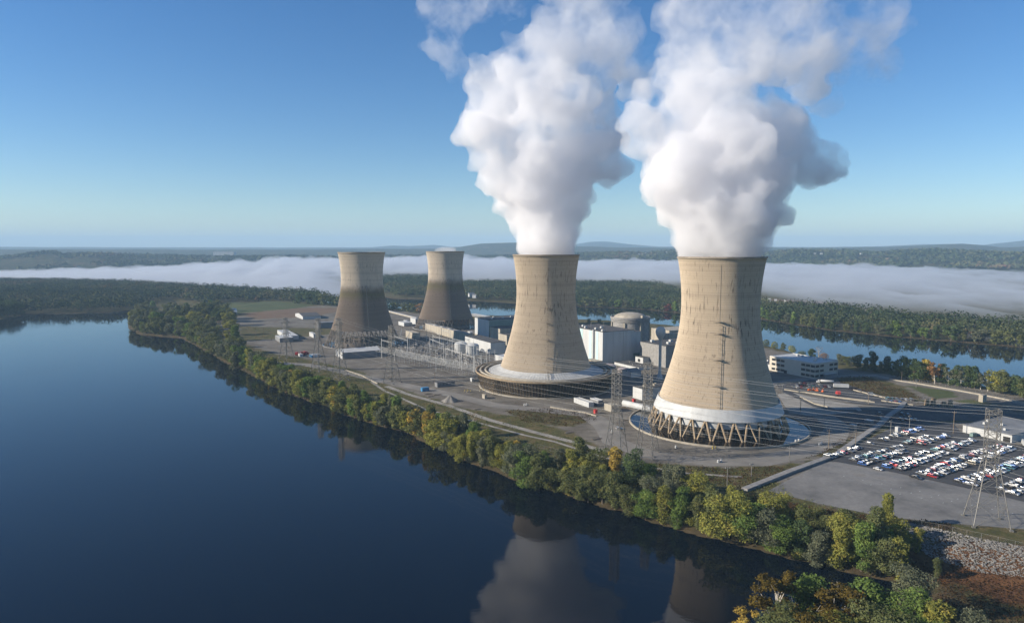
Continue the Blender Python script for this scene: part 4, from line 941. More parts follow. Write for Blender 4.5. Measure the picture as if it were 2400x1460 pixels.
for nm, lb, B, l_, r_, yt, w_, rf in [
    ("workshop", "white workshop with pale roof at the left of the plant", (656, 803), 645, 688, 793, 'greyroof', 'whiteroof'), ("workshop", "white flat-roofed block just behind the left workshop", (675, 797), 650, 700, 788, 'white', 'whiteroof'),
    ("white_cabin", "bright white square cabin between far pylons", (735, 792), 725, 742, 783, 'white', 'white'), ("grey_shed", "blue grey shed in front of the left idle tower's flank", (748, 770), 742, 790, 757, 'greyroof', 'greyroof'),
    ("cabin", "white cabin between the idle towers, nearer one", (947, 765), 934, 966, 757, 'white', 'whiteroof'), ("cabin", "tall white block left of the farthest tower's legs", (974, 761), 962, 982, 748, 'white', 'white'),
    ("cabin", "small white box behind the nearer white cabin", (952, 757), 946, 960, 752, 'white', 'white'), ("low_wall_building", "long pale strip building behind the idle towers", (975, 748), 905, 980, 745, 'concrete', 'whiteroof'),
    ("blue_roof_hall", "pale blue roofed hall at the river edge behind the turbine hall", (1150, 750), 1105, 1160, 744, 'greyroof', 'whiteroof'),
    ("site_trailer", "long grey site trailer with small windows left of the slatted ring", (1025, 908), 1019, 1066, 898, 'greyroof', 'darkroof'), ("blue_container", "blue container beside the gravel heap", (990, 918), 986, 1006, 910, 'blue', 'blue'),
    ("white_kiosk", "small white kiosk at the left foot of the slatted ring", (1106, 895), 1102, 1110, 887, 'white', 'white'), ("pale_hatch", "pale hatch box at the foot of the ring's stair frame", (1136, 935), 1130, 1139, 926, 'concrete', 'concrete'),
    ("blue_container", "dark blue flat container at the foot of the far pylons", (730, 838), 725, 752, 833, 'blue', 'white'), ("white_box", "white box near the far pylons beside blue container", (703, 836), 698, 710, 831, 'white', 'white'),
    ("gate_booth", "small white booth at the head of the car park", (2104, 1014), 2097, 2110, 1002, 'white', 'white'), ("equipment_house", "tan equipment house in the fenced yard far right", (2303, 943), 2293, 2312, 927, 'concrete', 'concrete'),
    ("portable_office", "pale portable office standing in the tower's shadow", (2002, 1011), 1990, 2008, 997, 'greyroof', 'whiteroof'), ("portable_office", "second pale portable office in the tower's shadow", (2040, 1000), 2025, 2048, 987, 'greyroof', 'whiteroof'),
    ("dumpster", "green dumpster beside the white warehouse", (2280, 1024), 2272, 2290, 1017, 'teal', 'teal')]:
    t, Lu, Lv, h = building(nm, lb, nm.replace('_', ' ') if len(nm) < 14 else "building", B, l_, r_, yt, M[w_], M[rf], parapet=.15)
    if nm == "site_trailer": windows(t, 'R', [Lu * q for q in (.15, .35, .55, .75, .9)], .9, [h * .6], .7)
gable("white_barn", "white barn with dark roof on the far brown field", (710, 749), 692, 752, 742, M['white'], M['darkroof'], rise=.055)
gable("farm_house", "small white house on the field at the edge of the wooded point", (543, 739), 538, 556, 731, M['white'], M['whiteroof'])

# office block
t, Lu, Lv, h = building("office_building", "three-storey cream office block with rows of dark windows", "office building", (1909, 888), 1803, 1963, 853, M['cream'], M['whiteroof'], parapet=.7)
zs = [h * .17, h * .5, h * .82]; wd = Lv * .085
windows(t, 'L', [Lv * q for q in (.045, .145, .245)], wd, zs, h * .16); windows(t, 'L', [Lv * q for q in (.70, .80, .905)], wd, zs, h * .16)
windows(t, 'R', [Lu * q for q in (.1, .3)], Lu * .15, zs, h * .16); windows(t, 'R', [Lu * q for q in (.7, .9)], Lu * .15, zs, h * .16)
MB().box((-.05, Lv * .63, 1.6), (.16, 3.4, 3.0)).build("entrance", M['window'], t)
rooftop_units(t, Lu, Lv, h, [(.75, .75), (.75, .65), (.8, .5), (.8, .35), (.85, .2), (.4, .2)], M['white'], (3.2, 2.2, 1.3))
building("service_wing", "pale box leaning on the office block's right side", "building", (1935, 889), 1930, 1962, 878, M['greyroof'], M['whiteroof'])
t, Lu, Lv, h = building("low_warehouse", "wide dark-roofed warehouse left of the office block", "building", (1812, 868), 1700, 1850, 856, M['white'], M['darkroof'])
rooftop_units(t, Lu, Lv, h, [(.3, .3), (.6, .3), (.7, .2), (.3, .15)], M['white'], (1.4, 1.4, 1.2))
t, Lu, Lv, h = building("white_warehouse", "low white warehouse with dark roof at the right end of the car park", "building", (2371, 1038), 2256, 2460, 1021, M['white'], M['greyroof'])
panel_on_left(t, Lv * .03, Lv * .17, .1, h * .7, M['darkfill'], "door"); rooftop_units(t, Lu, Lv, h, [(.2, .3), (.45, .55), (.3, .8), (.5, .9)], M['white'], (1.4, 1.4, 1.2))
for i, (px, py, yt) in enumerate([(2172, 950, 935), (2187, 949, 933), (2212, 952, 941), (2227, 953, 938)]):
    P0 = G(px, py); hh = z_at(P0, yt); t = thing("concrete_pier", "weathered brown concrete pier by the dark lot, %s from the left" % ordn(i + 1), "pier", P0, 0, "row of concrete piers")
    MB().lathe([(1.9, 0), (1.5, hh * .8), (1.5, hh), (.01, hh)], 14).build("shaft", M['brownwood'], t)

# ---------------------------------------------------------------- roads, lots, walls
def sheet(name, poly, z, mat): o = MB().sheet([tuple(G(a, b, 0)[:2]) for a, b in poly], z).build(name, mat); return tag(o, kind='structure')
def strip_pts(pts, w):
    P = [Vector((*G(a, b, 0)[:2], 0)) for a, b in pts]; L = []; Rr = []
    for i, p in enumerate(P):
        d = (P[min(i + 1, len(P) - 1)] - P[max(i - 1, 0)]).normalized(); nrm = Vector((-d.y, d.x, 0)) * (w / 2); L.append(p + nrm); Rr.append(p - nrm)
    return L, Rr
def road(name, pts, w, z, mat):
    L, Rr = strip_pts(pts, w); m = MB()
    for i in range(len(L) - 1): m.add([(Rr[i].x, Rr[i].y, z), (Rr[i + 1].x, Rr[i + 1].y, z), (L[i + 1].x, L[i + 1].y, z), (L[i].x, L[i].y, z)], [(0, 1, 2, 3)])
    o = m.build(name, mat); return tag(o, kind='structure')
def wall_strip(name, label, pts, w, h, mat, cat="wall", group=None, z0=-.4):
    L, Rr = strip_pts(pts, w); m = MB()
    for i in range(len(L) - 1): m.prism([(Rr[i].x, Rr[i].y), (Rr[i + 1].x, Rr[i + 1].y), (L[i + 1].x, L[i + 1].y), (L[i].x, L[i].y)], z0, h)
    o = m.build(name, mat); return tag(o, label, cat, group)
M['gravelroad'] = mat_plain("gravel_road", (0.215, 0.200, 0.175), 0.95, 0.38, 0.06)
M['palegravel'] = mat_plain("pale_gravel", (0.29, 0.27, 0.235), 0.95, 0.4, 0.10)
m, n, l, b = new_mat("worn_lot"); tc = n.new("ShaderNodeTexCoord").outputs["Object"]
c = _ramp(n, l, _noise(n, l, _map(n, l, tc, (1, 1, 1)), 0.035, 7, 0.7), [(0.32, (0.085, 0.083, 0.080)), (0.46, (0.155, 0.150, 0.142)), (0.6, (0.205, 0.198, 0.185)), (0.74, (0.15, 0.125, 0.095))])
c = _mix(n, l, _ramp(n, l, _noise(n, l, tc, 0.5, 5, 0.7), [(0.4, 0.0), (0.75, 0.5)]), c, (0.10, 0.098, 0.092))
l.new(c, b.inputs["Base Color"]); b.inputs["Roughness"].default_value = .95; M['lotgrey'] = m
sheet("empty_lot", [(1800, 1150), (1930, 1082), (1960, 1078), (2110, 1110), (2260, 1143), (2420, 1180), (2560, 1215), (2560, 1265), (2400, 1240), (2200, 1224), (2060, 1208), (1920, 1180)], .05, M['lotgrey'])
sheet("car_park", [(1925, 1082), (1990, 1052), (2085, 1005), (2105, 988), (2235, 992), (2250, 1012), (2420, 1050), (2640, 1090), (2640, 1220), (2420, 1180), (2250, 1140), (2100, 1108), (1960, 1082)], .10, M['asphalt'])
sheet("upper_lot", [(1818, 905), (1900, 890), (1960, 893), (2090, 935), (2140, 950), (2170, 962), (2000, 945), (1910, 925), (1840, 918)], .10, M['asphalt'])
sheet("shaded_yard", [(1850, 975), (1990, 955), (2090, 962), (2160, 955), (2240, 955), (2420, 975), (2420, 1005), (2260, 985), (2160, 990), (2050, 1000), (1960, 1000)], .06, M['asphalt'])
sheet("gravel_apron", [(1822, 925), (1850, 918), (1925, 935), (2010, 950), (2020, 962), (1985, 968), (1900, 975), (1850, 968)], .09, M['palegravel'])
road("access_road", [(1838, 916), (1880, 935), (1915, 952), (1960, 962), (2010, 962)], 7, .13, M['asphalt'])
road("office_road", [(1790, 905), (1850, 893), (1960, 882), (2050, 880), (2150, 900), (2280, 922), (2420, 950)], 12, .08, M['gravelroad'])
road("plant_road", [(640, 850), (720, 855), (800, 870), (880, 890), (960, 905), (1060, 925), (1160, 950), (1260, 960), (1380, 972)], 13, .07, M['gravelroad'])
road("dike_road", [(905, 905), (960, 925), (1050, 950), (1150, 985), (1250, 1012), (1340, 1035), (1420, 1058)], 5, .09, M['palegravel'])
road("ring_road", [(1385, 975), (1420, 1000), (1440, 1035), (1520, 1065), (1650, 1082), (1780, 1082), (1880, 1060), (1950, 1030), (1965, 1000), (1930, 975)], 16, .07, M['gravelroad'])
road("field_track", [(870, 895), (900, 915), (1000, 960), (1100, 985), (1230, 1020), (1300, 1035), (1440, 1080), (1600, 1108), (1740, 1118)], 2.6, .11, M['palegravel'])
wall_strip("flood_wall", "raised concrete flood wall running between the towers and the car park", [(1745, 1150), (1850, 1108), (1960, 1068), (2035, 1015), (2060, 998)], 3.4, 1.3, M['concrete_grey'])
wall_strip("flood_wall", "pale concrete ramp end of the flood wall leading to the upper lot", [(2060, 998), (2085, 975), (2110, 957), (2120, 945)], 3.4, 1.3, M['concrete_grey'])
wall_strip("guard_wall", "long low pale guard wall along the river side road far right", [(2085, 890), (2150, 900), (2250, 917), (2330, 932), (2420, 950)], .8, 1.0, M['concrete'])
for i, (pts) in enumerate([[(1838, 914), (1870, 919), (1900, 922), (1960, 932), (2040, 941)], [(1888, 921), (1940, 930), (2000, 938), (2050, 944)], [(2000, 915), (2040, 925), (2080, 935)], [(1875, 931), (1910, 948), (1940, 955)], [(1795, 904), (1850, 897), (1880, 894)], [(2065, 940), (2100, 945), (2140, 950)]]):
    wall_strip("jersey_barrier", "pale concrete traffic barrier around the upper lot, %s of six counting from the towers" % ordn(i + 1), pts, .5, 1.0, M['concrete'], "barrier", "traffic barriers of the upper lot")
for i, pts in enumerate([[(1290, 955), (1330, 962), (1370, 968), (1398, 976)], [(810, 868), (850, 882), (885, 900)]]):
    wall_strip("block_wall", ["row of pale concrete blocks in front of the slatted ring", "row of white barrier blocks on the gravel in front of the switchyard"][i], pts, .8, .9, M['concrete'], "barrier")
# gravel heap
hp = G(1055, 940); m = MB(); n_ = 26
prof = [(7.0, -.2), (5.0, 1.4), (2.6, 3.2), (1.0, 4.4), (.01, 4.7)]; m.lathe([(a, b_) for a, b_ in prof], n_)
m.v = [(x * (1 + .15 * math.sin(3 * math.atan2(y, x) + z)), y * (1 + .12 * math.sin(5 * math.atan2(y, x))), z) for x, y, z in m.v]
o = m.build("gravel_heap", M['gravelroad'], loc=hp); tag(o, "cone-shaped heap of grey gravel beside the road left of the slatted ring", "heap")
# lot markings
mk = MB()
for k in range(9):
    px = 1990 + k * 45; p = G(px, 1120 + k * 9); 
    for q in range(3): c = p - V_ * (-3) + U * 0 + Vector((q * 7.5, -q * 13, 0)); mk.box((c.x, c.y, .125), (.14 * 8, .25, .01), UA)
tag(mk.build("lot_marking", M['white']), kind='structure')
# ---------------------------------------------------------------- lattice pylons, poles, wires
def pylon(label, x, y, H, base, waist, zw, arms, rz, group, th=.17, cage=None):
    t = thing("lattice_pylon", label, "pylon", (x, y, terrain_z(x, y) - .1), rz, group); cs = [(-1, -1), (1, -1), (1, 1), (-1, 1)]
    def hw(z): return (base + (waist - base) * z / zw if z < zw else waist) / 2
    for sx, sy in cs:
        m = MB(); m.bar((sx * base / 2, sy * base / 2, 0), (sx * waist / 2, sy * waist / 2, zw), th * 1.25); m.bar((sx * waist / 2, sy * waist / 2, zw), (sx * waist / 2, sy * waist / 2, H), th * 1.1)
        m.box((sx * base / 2, sy * base / 2, .3), (1.3, 1.3, 1.0)); m.build("leg", M['steel'], t)
    levels = [0]; z = 0
    while z < zw - 2: z += hw(z) * 1.35 + .6; levels.append(min(z, zw))
    if levels[-1] < zw: levels[-1] = zw
    z = zw
    while z < H - 1.2: z += waist * .62; levels.append(min(z, H))
    br = MB()
    for a, b_ in zip(levels[:-1], levels[1:]):
        ha, hb2 = hw(a), hw(b_)
        for i in range(4):
            p, q = cs[i], cs[(i + 1) % 4]
            A0, A1 = Vector((p[0] * ha, p[1] * ha, a)), Vector((q[0] * ha, q[1] * ha, a)); B0, B1 = Vector((p[0] * hb2, p[1] * hb2, b_)), Vector((q[0] * hb2, q[1] * hb2, b_))
            br.bar(A0, B1, th * .6); br.bar(A1, B0, th * .6); br.bar(B0, B1, th * .6)
            if b_ - a > 5:
                mid = (A0 + A1 + B0 + B1) / 4; br.bar(A0.lerp(B0, .5), mid, th * .45); br.bar(A1.lerp(B1, .5), mid, th * .45)
    br.build("bracing", M['steel'], t)
    for z, L in arms:
        for s in (-1, 1):
            m = MB(); w2 = waist / 2; tip = Vector((0, s * L, z + .3))
            for sx in (-1, 1):
                m.bar((sx * w2, s * w2, z), tip, th * .6); m.bar((sx * w2, s * w2, z + 1.7), tip, th * .6)
                for f in (.33, .66): m.bar(Vector((sx * w2, s * w2, z)).lerp(tip, f), Vector((sx * w2, s * w2, z + 1.7)).lerp(tip, f), th * .4)
            a = m.build("cross_arm", M['steel'], t)
            if L > 4.5: MB().bar(tip, tip - Vector((0, 0, 2.6)), .14, 6).build("insulator", M['columns_grey'], a)
    return t
PYG = "lattice power pylons"
ARMS = [(24, 7.5), (32, 8.5), (40, 7.5), (50, 4.0)]
def arm_pt(x, y, rz, z, L, s, drop=2.6): return Vector((x - math.sin(rz) * s * L, y + math.cos(rz) * s * L, z + .3 - (drop if L > 4.5 else 0)))
p1 = G(1443, 1083); p2 = G(1516, 1062); p3 = G(2312, 1226); p4 = (237.0, 296.0)
wd_ = math.atan2(p3.y - p1.y, p3.x - p1.x)
pylon("lattice pylon standing in the grass left of the nearest tower's basin", p1.x, p1.y, 53, 11.5, 4.2, 30, [(30, 5.5), (37, 6.0), (43, 5.5), (51, 3.2)], wd_, PYG)
pylon("lattice pylon in front of the left rim of the nearest tower's basin", p2.x, p2.y, 54, 11, 4.0, 30, [(30, 5.5), (37, 6.0), (43, 5.5), (51, 3.2)], wd_, PYG)
pylon("largest lattice pylon, in front of the parked cars at the right", p3.x, p3.y, 51, 14, 4.6, 29, [(27, 5.5), (34, 6.0), (41, 5.5), (49, 3.4)], wd_ + R(12), PYG, th=.15)
pylon("lattice pylon cut off by the right edge of the photo", 242, 292, 51, 14, 4.6, 29, [(27, 5.5), (34, 6.0), (41, 5.5), (49, 3.4)], wd_ + R(12), PYG, th=.15)
far = [(672, 838, 44, "leftmost far pylon, leaning arms above the small workshops"), (748, 868, 52, "far pylon left of the idle towers"), (797, 892, 58, "far pylon standing before the long pale shed"), (919, 897, 52, "far pylon at the left end of the switchyard")]
FP = []
for px, py, H_, lb in far:
    p = G(px, py); FP.append((p, H_)); pylon(lb, p.x, p.y, H_, 11, 3.4, H_ * .58, [(H_ * .6, 6.0), (H_ * .74, 6.5), (H_ * .88, 6.0), (H_ * .96, 3.5)], wd_, PYG, th=.22)
def wire(a, b, label, sag=2.2, r=.05, group="power lines"):
    m = MB(); n_ = 14; pts = [a.lerp(b, k / n_) - Vector((0, 0, sag * 4 * (k / n_) * (1 - k / n_))) for k in range(n_ + 1)]; m.path(pts, r, 4)
    return tag(m.build("power_line", M['wire']), label, "power line", group)
la4 = [(30, 5.5), (37, 6.0), (43, 5.5), (51, 3.2)]; lb4 = [(27, 5.5), (34, 6.0), (41, 5.5), (49, 3.4)]
nth = ["lowest", "middle", "upper", "topmost"]
for (A_p, B_p, nm) in ((p1, p3, "left near pylon to the big right pylon"), (p2, Vector((242, 292, 0)), "right near pylon to the pylon at the edge")):
    for k in range(4):
        for s in (-1, 1):
            wire(arm_pt(A_p.x, A_p.y, wd_, la4[k][0], la4[k][1], s), arm_pt(B_p.x, B_p.y, wd_ + R(12), lb4[k][0], lb4[k][1], s), "%s %s wire from the %s" % (nth[k], "river side" if s < 0 else "tower side", nm), 3.0)
for j, (A_p, (Q, H_)) in enumerate(((p1, FP[2]), (p2, FP[3]))):
    for k in (0, 2, 3):
        for s in (-1, 1):
            la = [(H_ * .6, 6.0), (H_ * .74, 6.5), (H_ * .88, 6.0), (H_ * .96, 3.5)][k]
            wire(arm_pt(A_p.x, A_p.y, wd_, la4[k][0], la4[k][1], s), arm_pt(Q.x, Q.y, wd_, la[0], la[1], s), "%s %s wire from %s to the far pylons" % (nth[k], "river side" if s < 0 else "tower side", ["left near pylon", "right near pylon"][j]), 6.0, .035)
for j, Bp in enumerate((p3, Vector((242, 292, 0)))):
    for k in range(3):
        for s in (-1, 1):
            a = arm_pt(Bp.x, Bp.y, wd_ + R(12), lb4[k][0], lb4[k][1], s); wire(a, Vector((330 + j * 40 + s * 6, 20, 30 + k * 6)), "%s %s wire dropping to the lower right from %s" % (nth[k], "left" if s < 0 else "right", ["big pylon", "edge pylon"][j]), 5.0, .04)
# poles
def pole(px, py, yt, label, lamp=False, arm=2.4):
    P0 = G(px, py); H_ = z_at(P0, yt); t = thing("utility_pole", label, "pole", P0, random.uniform(-.3, .3), "utility poles and lamp posts")
    MB().bar((0, 0, -.3), (0, 0, H_), .24, 8, .17).build("shaft", M['wood_pole'] if not lamp else M['steel'], t)
    m = MB(); m.bar((-arm / 2, 0, H_ - .9), (arm / 2, 0, H_ - .9), .14)
    if not lamp: m.bar((-arm / 2, 0, H_ - 1.0), (0, 0, H_ - 2.0), .08); m.bar((arm / 2, 0, H_ - 1.0), (0, 0, H_ - 2.0), .08)
    m.build("cross_arm" if not lamp else "lamp_arm", M['wood_pole'] if not lamp else M['steel'], t)
    for s in (-1, 1): MB().bar((s * arm * .45, 0, H_ - .9), (s * arm * .45, 0, H_ - .4), .13, 6).build("insulator" if not lamp else "lamp_head", M['columns_grey'] if not lamp else M['white'], t)
for px, py, yt, lb, lp in [(1942, 1050, 1006, "pole left of the flood wall near the basin's right rim", 0), (2005, 1044, 1007, "pole on the flood wall at the head of the first car row", 0), (2087, 1020, 984, "tall lamp pole at the far left of the car park", 1), (2131, 1006, 973, "lamp pole behind the white gate booth", 1),
    (2234, 1016, 963, "tall wooden pole left of the white warehouse", 0), (1850, 1083, 1046, "lamp post on the gravel right of the near basin", 1), (1761, 1116, 1084, "short pole in the grass below the basin", 1), (1704, 1144, 1093, "slender pole at the grassy foot below the basin", 1), (1529, 1080, 1046, "thin post right of the two near pylons", 1),
    (1821, 932, 900, "lamp post at the tower's right flank near the upper lot", 1), (1833, 921, 898, "lamp post at the gate of the upper lot", 1), (1876, 965, 930, "dark pole by the access ramp", 0), (1931, 960, 932, "lamp post on the pale gravel ramp", 1), (2035, 947, 918, "rusty pole at the right end of the upper lot", 0),
    (2113, 892, 870, "pole beside the guard wall under the dark trees", 0), (2141, 893, 868, "second pole by the guard wall under dark trees", 0), (2147, 909, 890, "thin lamp post on the river side road", 1), (2355, 940, 925, "short pole in the fenced yard far right", 1),
    (580, 778, 764, "far pole at the shaded grass left of workshops", 0), (599, 790, 768, "far pole second from left by the shaded grass", 0), (618, 784, 768, "far pole third from left by the shaded grass", 0), (636, 797, 776, "far pole nearest the leftmost pylon", 0), (669, 857, 843, "post on the rocks left of the far pylons", 1),
    (1019, 905, 872, "pole beside the long grey site trailer", 0), (851, 915, 900, "short wooden pole in the weeds by the bank", 0), (1345, 966, 955, "post by the small white hut", 1)]:
    pole(px, py, yt, lb, bool(lp))

# ---------------------------------------------------------------- switchyard
SYG = "gantries of the switchyard"
def gantry(P0, P1, h, label):
    """two lattice masts and a truss beam"""
    t = thing("switchyard_gantry", label, "gantry", (0, 0, 0), 0, SYG); d = (P1 - P0).normalized()
    for p in (P0, P1):
        m = MB()
        for s in (-.5, .5): m.bar(p + d * s * .9, p + d * s * .35 + Vector((0, 0, h)), .2)
        for k in range(int(h / 2)): m.bar(p + d * .45 * (1 if k % 2 else -1) + Vector((0, 0, k * 2)), p + d * .4 * (-1 if k % 2 else 1) + Vector((0, 0, k * 2 + 2)), .07)
        m.bar(p + Vector((0, 0, h)), p + Vector((0, 0, h + 4)), .09); m.build("mast", M['palesteel'], t)
    m = MB(); z0 = Vector((0, 0, h - 2.4))
    for o_ in (0, .9): m.bar(P0 + z0 + Vector((0, 0, o_)), P1 + z0 + Vector((0, 0, o_)), .12)
    n_ = max(3, int((P1 - P0).length / 1.8))
    for k in range(n_): m.bar(P0.lerp(P1, k / n_) + z0 + Vector((0, 0, .9 * (k % 2))), P0.lerp(P1, (k + 1) / n_) + z0 + Vector((0, 0, .9 * ((k + 1) % 2))), .07)
    b_ = m.build("beam", M['palesteel'], t)
    for f in (.25, .5, .75):
        p = P0.lerp(P1, f) + z0; MB().bar(p, p - Vector((0, 0, 1.8)), .12, 6).build("insulator", M['columns_grey'], b_)
GL = [((1015, 816), (1095, 838)), ((1022, 872), (1050, 849)), ((1008, 835), (1040, 850)), ((1045, 850), (1078, 862)), ((1082, 868), (1112, 878)), ((1060, 838), (1110, 852)), ((1118, 850), (1148, 862)), ((925, 820), (956, 832)), ((938, 832), (942, 812)), ((955, 838), (960, 818)),
      ((1000, 800), (1030, 812)), ((1035, 808), (1055, 816)), ((1110, 872), (1140, 862)), ((1128, 878), (1160, 868)), ((895, 838), (925, 846))]
for i, (a, b_) in enumerate(GL):
    gantry(Vector((*G(*a)[:2], 0)), Vector((*G(*b_)[:2], 0)), random.uniform(15, 23), "steel switchyard gantry, %s of fifteen listed from the tanks" % ordn(i + 1))
# bus lines: parallel pipes on posts
A0 = G(842, 828); A1 = G(1140, 892); dirb = (A1 - A0).normalized(); nb = Vector((-dirb.y, dirb.x, 0))
for k in range(6):
    t = thing("busbar_line", "long bus pipe on posts fronting the switchyard, %s from the road" % ordn(k + 1), "busbar", (0, 0, 0), 0, "bus lines of the switchyard")
    o_ = nb * (k * 4.4); m = MB(); m.bar(A0 + o_ + Vector((0, 0, 6.5)), A1 + o_ + Vector((0, 0, 6.5)), .15); m.build("bus_pipe", M['palesteel'], t); m = MB(); L_ = (A1 - A0).length
    for q in range(int(L_ / 9) + 1):
        p = A0 + o_ + dirb * (q * 9); m.bar(p, p + Vector((0, 0, 6.4)), .12)
    m.build("support_posts", M['palesteel'], t); tag(t.children[-1], kind='stuff')
eq = thing("disconnect_switch", "grey disconnect switch stand with three insulators in the switchyard", "switchgear", (0, 0, 0), 0, "switch stands filling the switchyard")
m = MB()
for x in (-2.2, 2.2): m.bar((x, 0, 0), (x, 0, 3.6), .18)
m.bar((-3, 0, 3.6), (3, 0, 3.6), .2); m.build("frame", M['palesteel'], eq)
for x in (-2.4, 0, 2.4): MB().bar((x, 0, 3.6), (x, 0, 5.6), .2, 6, .14).build("insulator", M['columns_grey'], eq)
MB().bar((-2.6, 0, 5.7), (2.6, 0, 5.9), .08).build("blade", M['palesteel'], eq)
br_ = thing("circuit_breaker", "pale boxy circuit breaker with bushings in the switchyard", "switchgear", (0, 0, 0), 0, "breakers in the switchyard")
MB().box((0, 0, 1.4), (2.2, 1.5, 2.0)).box((0, 0, .2), (2.6, 1.8, .4)).build("cabinet", M['greyroof'], br_)
for x in (-.7, 0, .7): MB().bar((x, 0, 2.3), (x * 1.7, 0, 4.6), .18, 6, .1).build("bushing", M['columns_grey'], br_)
SYP = gp([(895, 830), (985, 808), (1055, 812), (1100, 838), (1165, 850), (1160, 875), (1130, 898), (1060, 892), (960, 868), (880, 850)], 0)
cnt = 0; first = True; fb = True; used_p = []
while cnt < 170:
    x, y = random.uniform(-200, 10), random.uniform(600, 850)
    if sdist(np.array([[x, y]]), SYP)[0] < 2 or any((x - a) ** 2 + (y - b_) ** 2 < 22 for a, b_ in used_p): continue
    if (Vector((x, y, 0)) - Vector((A0.x, A0.y, 0))).dot(nb) < 26: 
        if random.random() < .8: used_p.append((x, y)); cnt += 0
        continue
    used_p.append((x, y)); cnt += 1
    if cnt % 4 == 0:
        if fb: br_.location = (x, y, 0); br_.rotation_euler.z = UA; fb = False
        else: dup(br_, (x, y, 0), UA)
    else:
        if first: eq.location = (x, y, 0); eq.rotation_euler.z = UA; first = False
        else: dup(eq, (x, y, 0), UA + random.choice([0, R(90)]))
# ---------------------------------------------------------------- vehicles
def car_mesh(kind):
    """body, glass and wheels of a car, 4.6 m long along x"""
    if kind == 'sedan': L, W, H_ = 4.7, 1.85, 1.45; roof = [(-1.25, 1.40), (.45, 1.42)]; bel = (-1.95, 1.35)
    elif kind == 'suv': L, W, H_ = 4.8, 1.95, 1.8; roof = [(-1.95, 1.72), (.35, 1.75)]; bel = (-2.25, 1.25)
    elif kind == 'van': L, W, H_ = 5.4, 2.0, 2.1; roof = [(-2.4, 2.05), (1.2, 2.0)]; bel = (-2.6, 1.9)
    else: L, W, H_ = 5.6, 2.0, 1.85; roof = [(-.35, 1.78), (.95, 1.8)]; bel = (-.6, 1.75)
    w = W / 2; hb_ = .98 if kind in ('pickup', 'suv', 'van') else .86; z0 = .34; l2 = L / 2
    b = MB(); prof = [(-l2, z0 + .1), (-l2 + .05, hb_ - .08), (-l2 + .2, hb_), (l2 - 1.2, hb_ - .02), (l2 - .15, hb_ - .18), (l2, hb_ - .4), (l2, z0 + .1), (l2 - .3, z0), (-l2 + .3, z0)]
    n_ = len(prof); b.add([(x, -w, z) for x, z in prof] + [(x, w, z) for x, z in prof], [tuple(range(n_)), tuple(range(n_, 2 * n_))[::-1]] + [(i, n_ + i, n_ + (i + 1) % n_, (i + 1) % n_) for i in range(n_)])
    (r0, rz0), (r1, rz1) = roof; wr = w - .22
    b.add([(r0, -wr, rz0), (r1, -wr, rz1), (r1, wr, rz1), (r0, wr, rz0), (r0 - .08, -wr - .03, rz0 - .08), (r1 + .1, -wr - .03, rz1 - .08), (r1 + .1, wr + .03, rz1 - .08), (r0 - .08, wr + .03, rz0 - .08)], [(0, 1, 2, 3), (0, 4, 5, 1), (1, 5, 6, 2), (2, 6, 7, 3), (3, 7, 4, 0)])
    for x in (r0 - .02, (r0 + r1) / 2, r1): 
        for s in (-1, 1): b.bar((x + (.3 if x == r1 else (-.25 if x < r0 else 0)), s * (w - .06), hb_), (x, s * (wr + .02), rz0 - .06), .045, 4)
    if kind == 'pickup':
        b.box((-1.65, w - .08, 1.12), (2.2, .12, .32)); b.box((-1.65, -w + .08, 1.12), (2.2, .12, .32)); b.box((-2.74, 0, 1.12), (.1, W - .3, .32))
    g_ = MB(); x0, x1 = bel; wg = w - .07
    g_.add([(x0, -wg, hb_ + .005), (x1, -wg, hb_ + .005), (x1, wg, hb_ + .005), (x0, wg, hb_ + .005), (r0 - .06, -wr - .01, rz0 - .085), (r1 + .08, -wr - .01, rz1 - .085), (r1 + .08, wr + .01, rz1 - .085), (r0 - .06, wr + .01, rz0 - .085)],
           [(0, 1, 5, 4), (1, 2, 6, 5), (2, 3, 7, 6), (3, 0, 4, 7)])
    wh = MB().lathe([(.01, -.11), (.2, -.12), (.34, -.11), (.34, .11), (.2, .12), (.01, .11)], 12)
    wh.v = [(x, z, y) for x, y, z in wh.v]; wh.f = [f[::-1] for f in wh.f]
    li = MB().box((l2 - .02, 0, .62), (.06, W * .86, .14)); tl = MB().box((-l2 - .0, 0, .7), (.05, W * .9, .14))
    return b, g_, wh, li, tl, L, W
def paint(name, c, metal=.3):
    m, n, l, b = new_mat(name); b.inputs["Base Color"].default_value = (*c, 1); b.inputs["Roughness"].default_value = .28; b.inputs["Metallic"].default_value = metal * .6; b.inputs["Coat Weight"].default_value = .6
    return m
PAINT = {'white': paint("white_car_paint", (.55, .55, .54), 0), 'silver': paint("silver_car_paint", (.30, .31, .32), .8), 'grey': paint("grey_car_paint", (.18, .185, .19), .6), 'black': paint("black_car_paint", (.018, .018, .02), .2), 'red': paint("red_car_paint", (.38, .02, .02), .3),
         'blue': paint("blue_car_paint", (.03, .10, .32), .4), 'teal': paint("teal_car_paint", (.08, .20, .22), .4), 'tan': paint("tan_car_paint", (.38, .33, .25), .4), 'maroon': paint("maroon_car_paint", (.14, .02, .03), .4)}
M['tyre'] = mat_plain("tyre_rubber", (.02, .02, .02), .8, .2, 2); M['lamp'] = mat_plain("lamp_lens", (.6, .6, .58), .2, .05, 1); M['taillamp'] = mat_plain("tail_lens", (.3, .02, .02), .3, .1, 1)
CARM = {}
for kd in ('sedan', 'suv', 'pickup', 'van'):
    b, g_, wh, li, tl, L, W = car_mesh(kd); CARM[kd] = (b.mesh("body", PAINT['white']), g_.mesh("windows", M['window']), wh.mesh("wheel", M['tyre']), li.mesh("headlights", M['lamp']), tl.mesh("tail_lights", M['taillamp']), L, W)
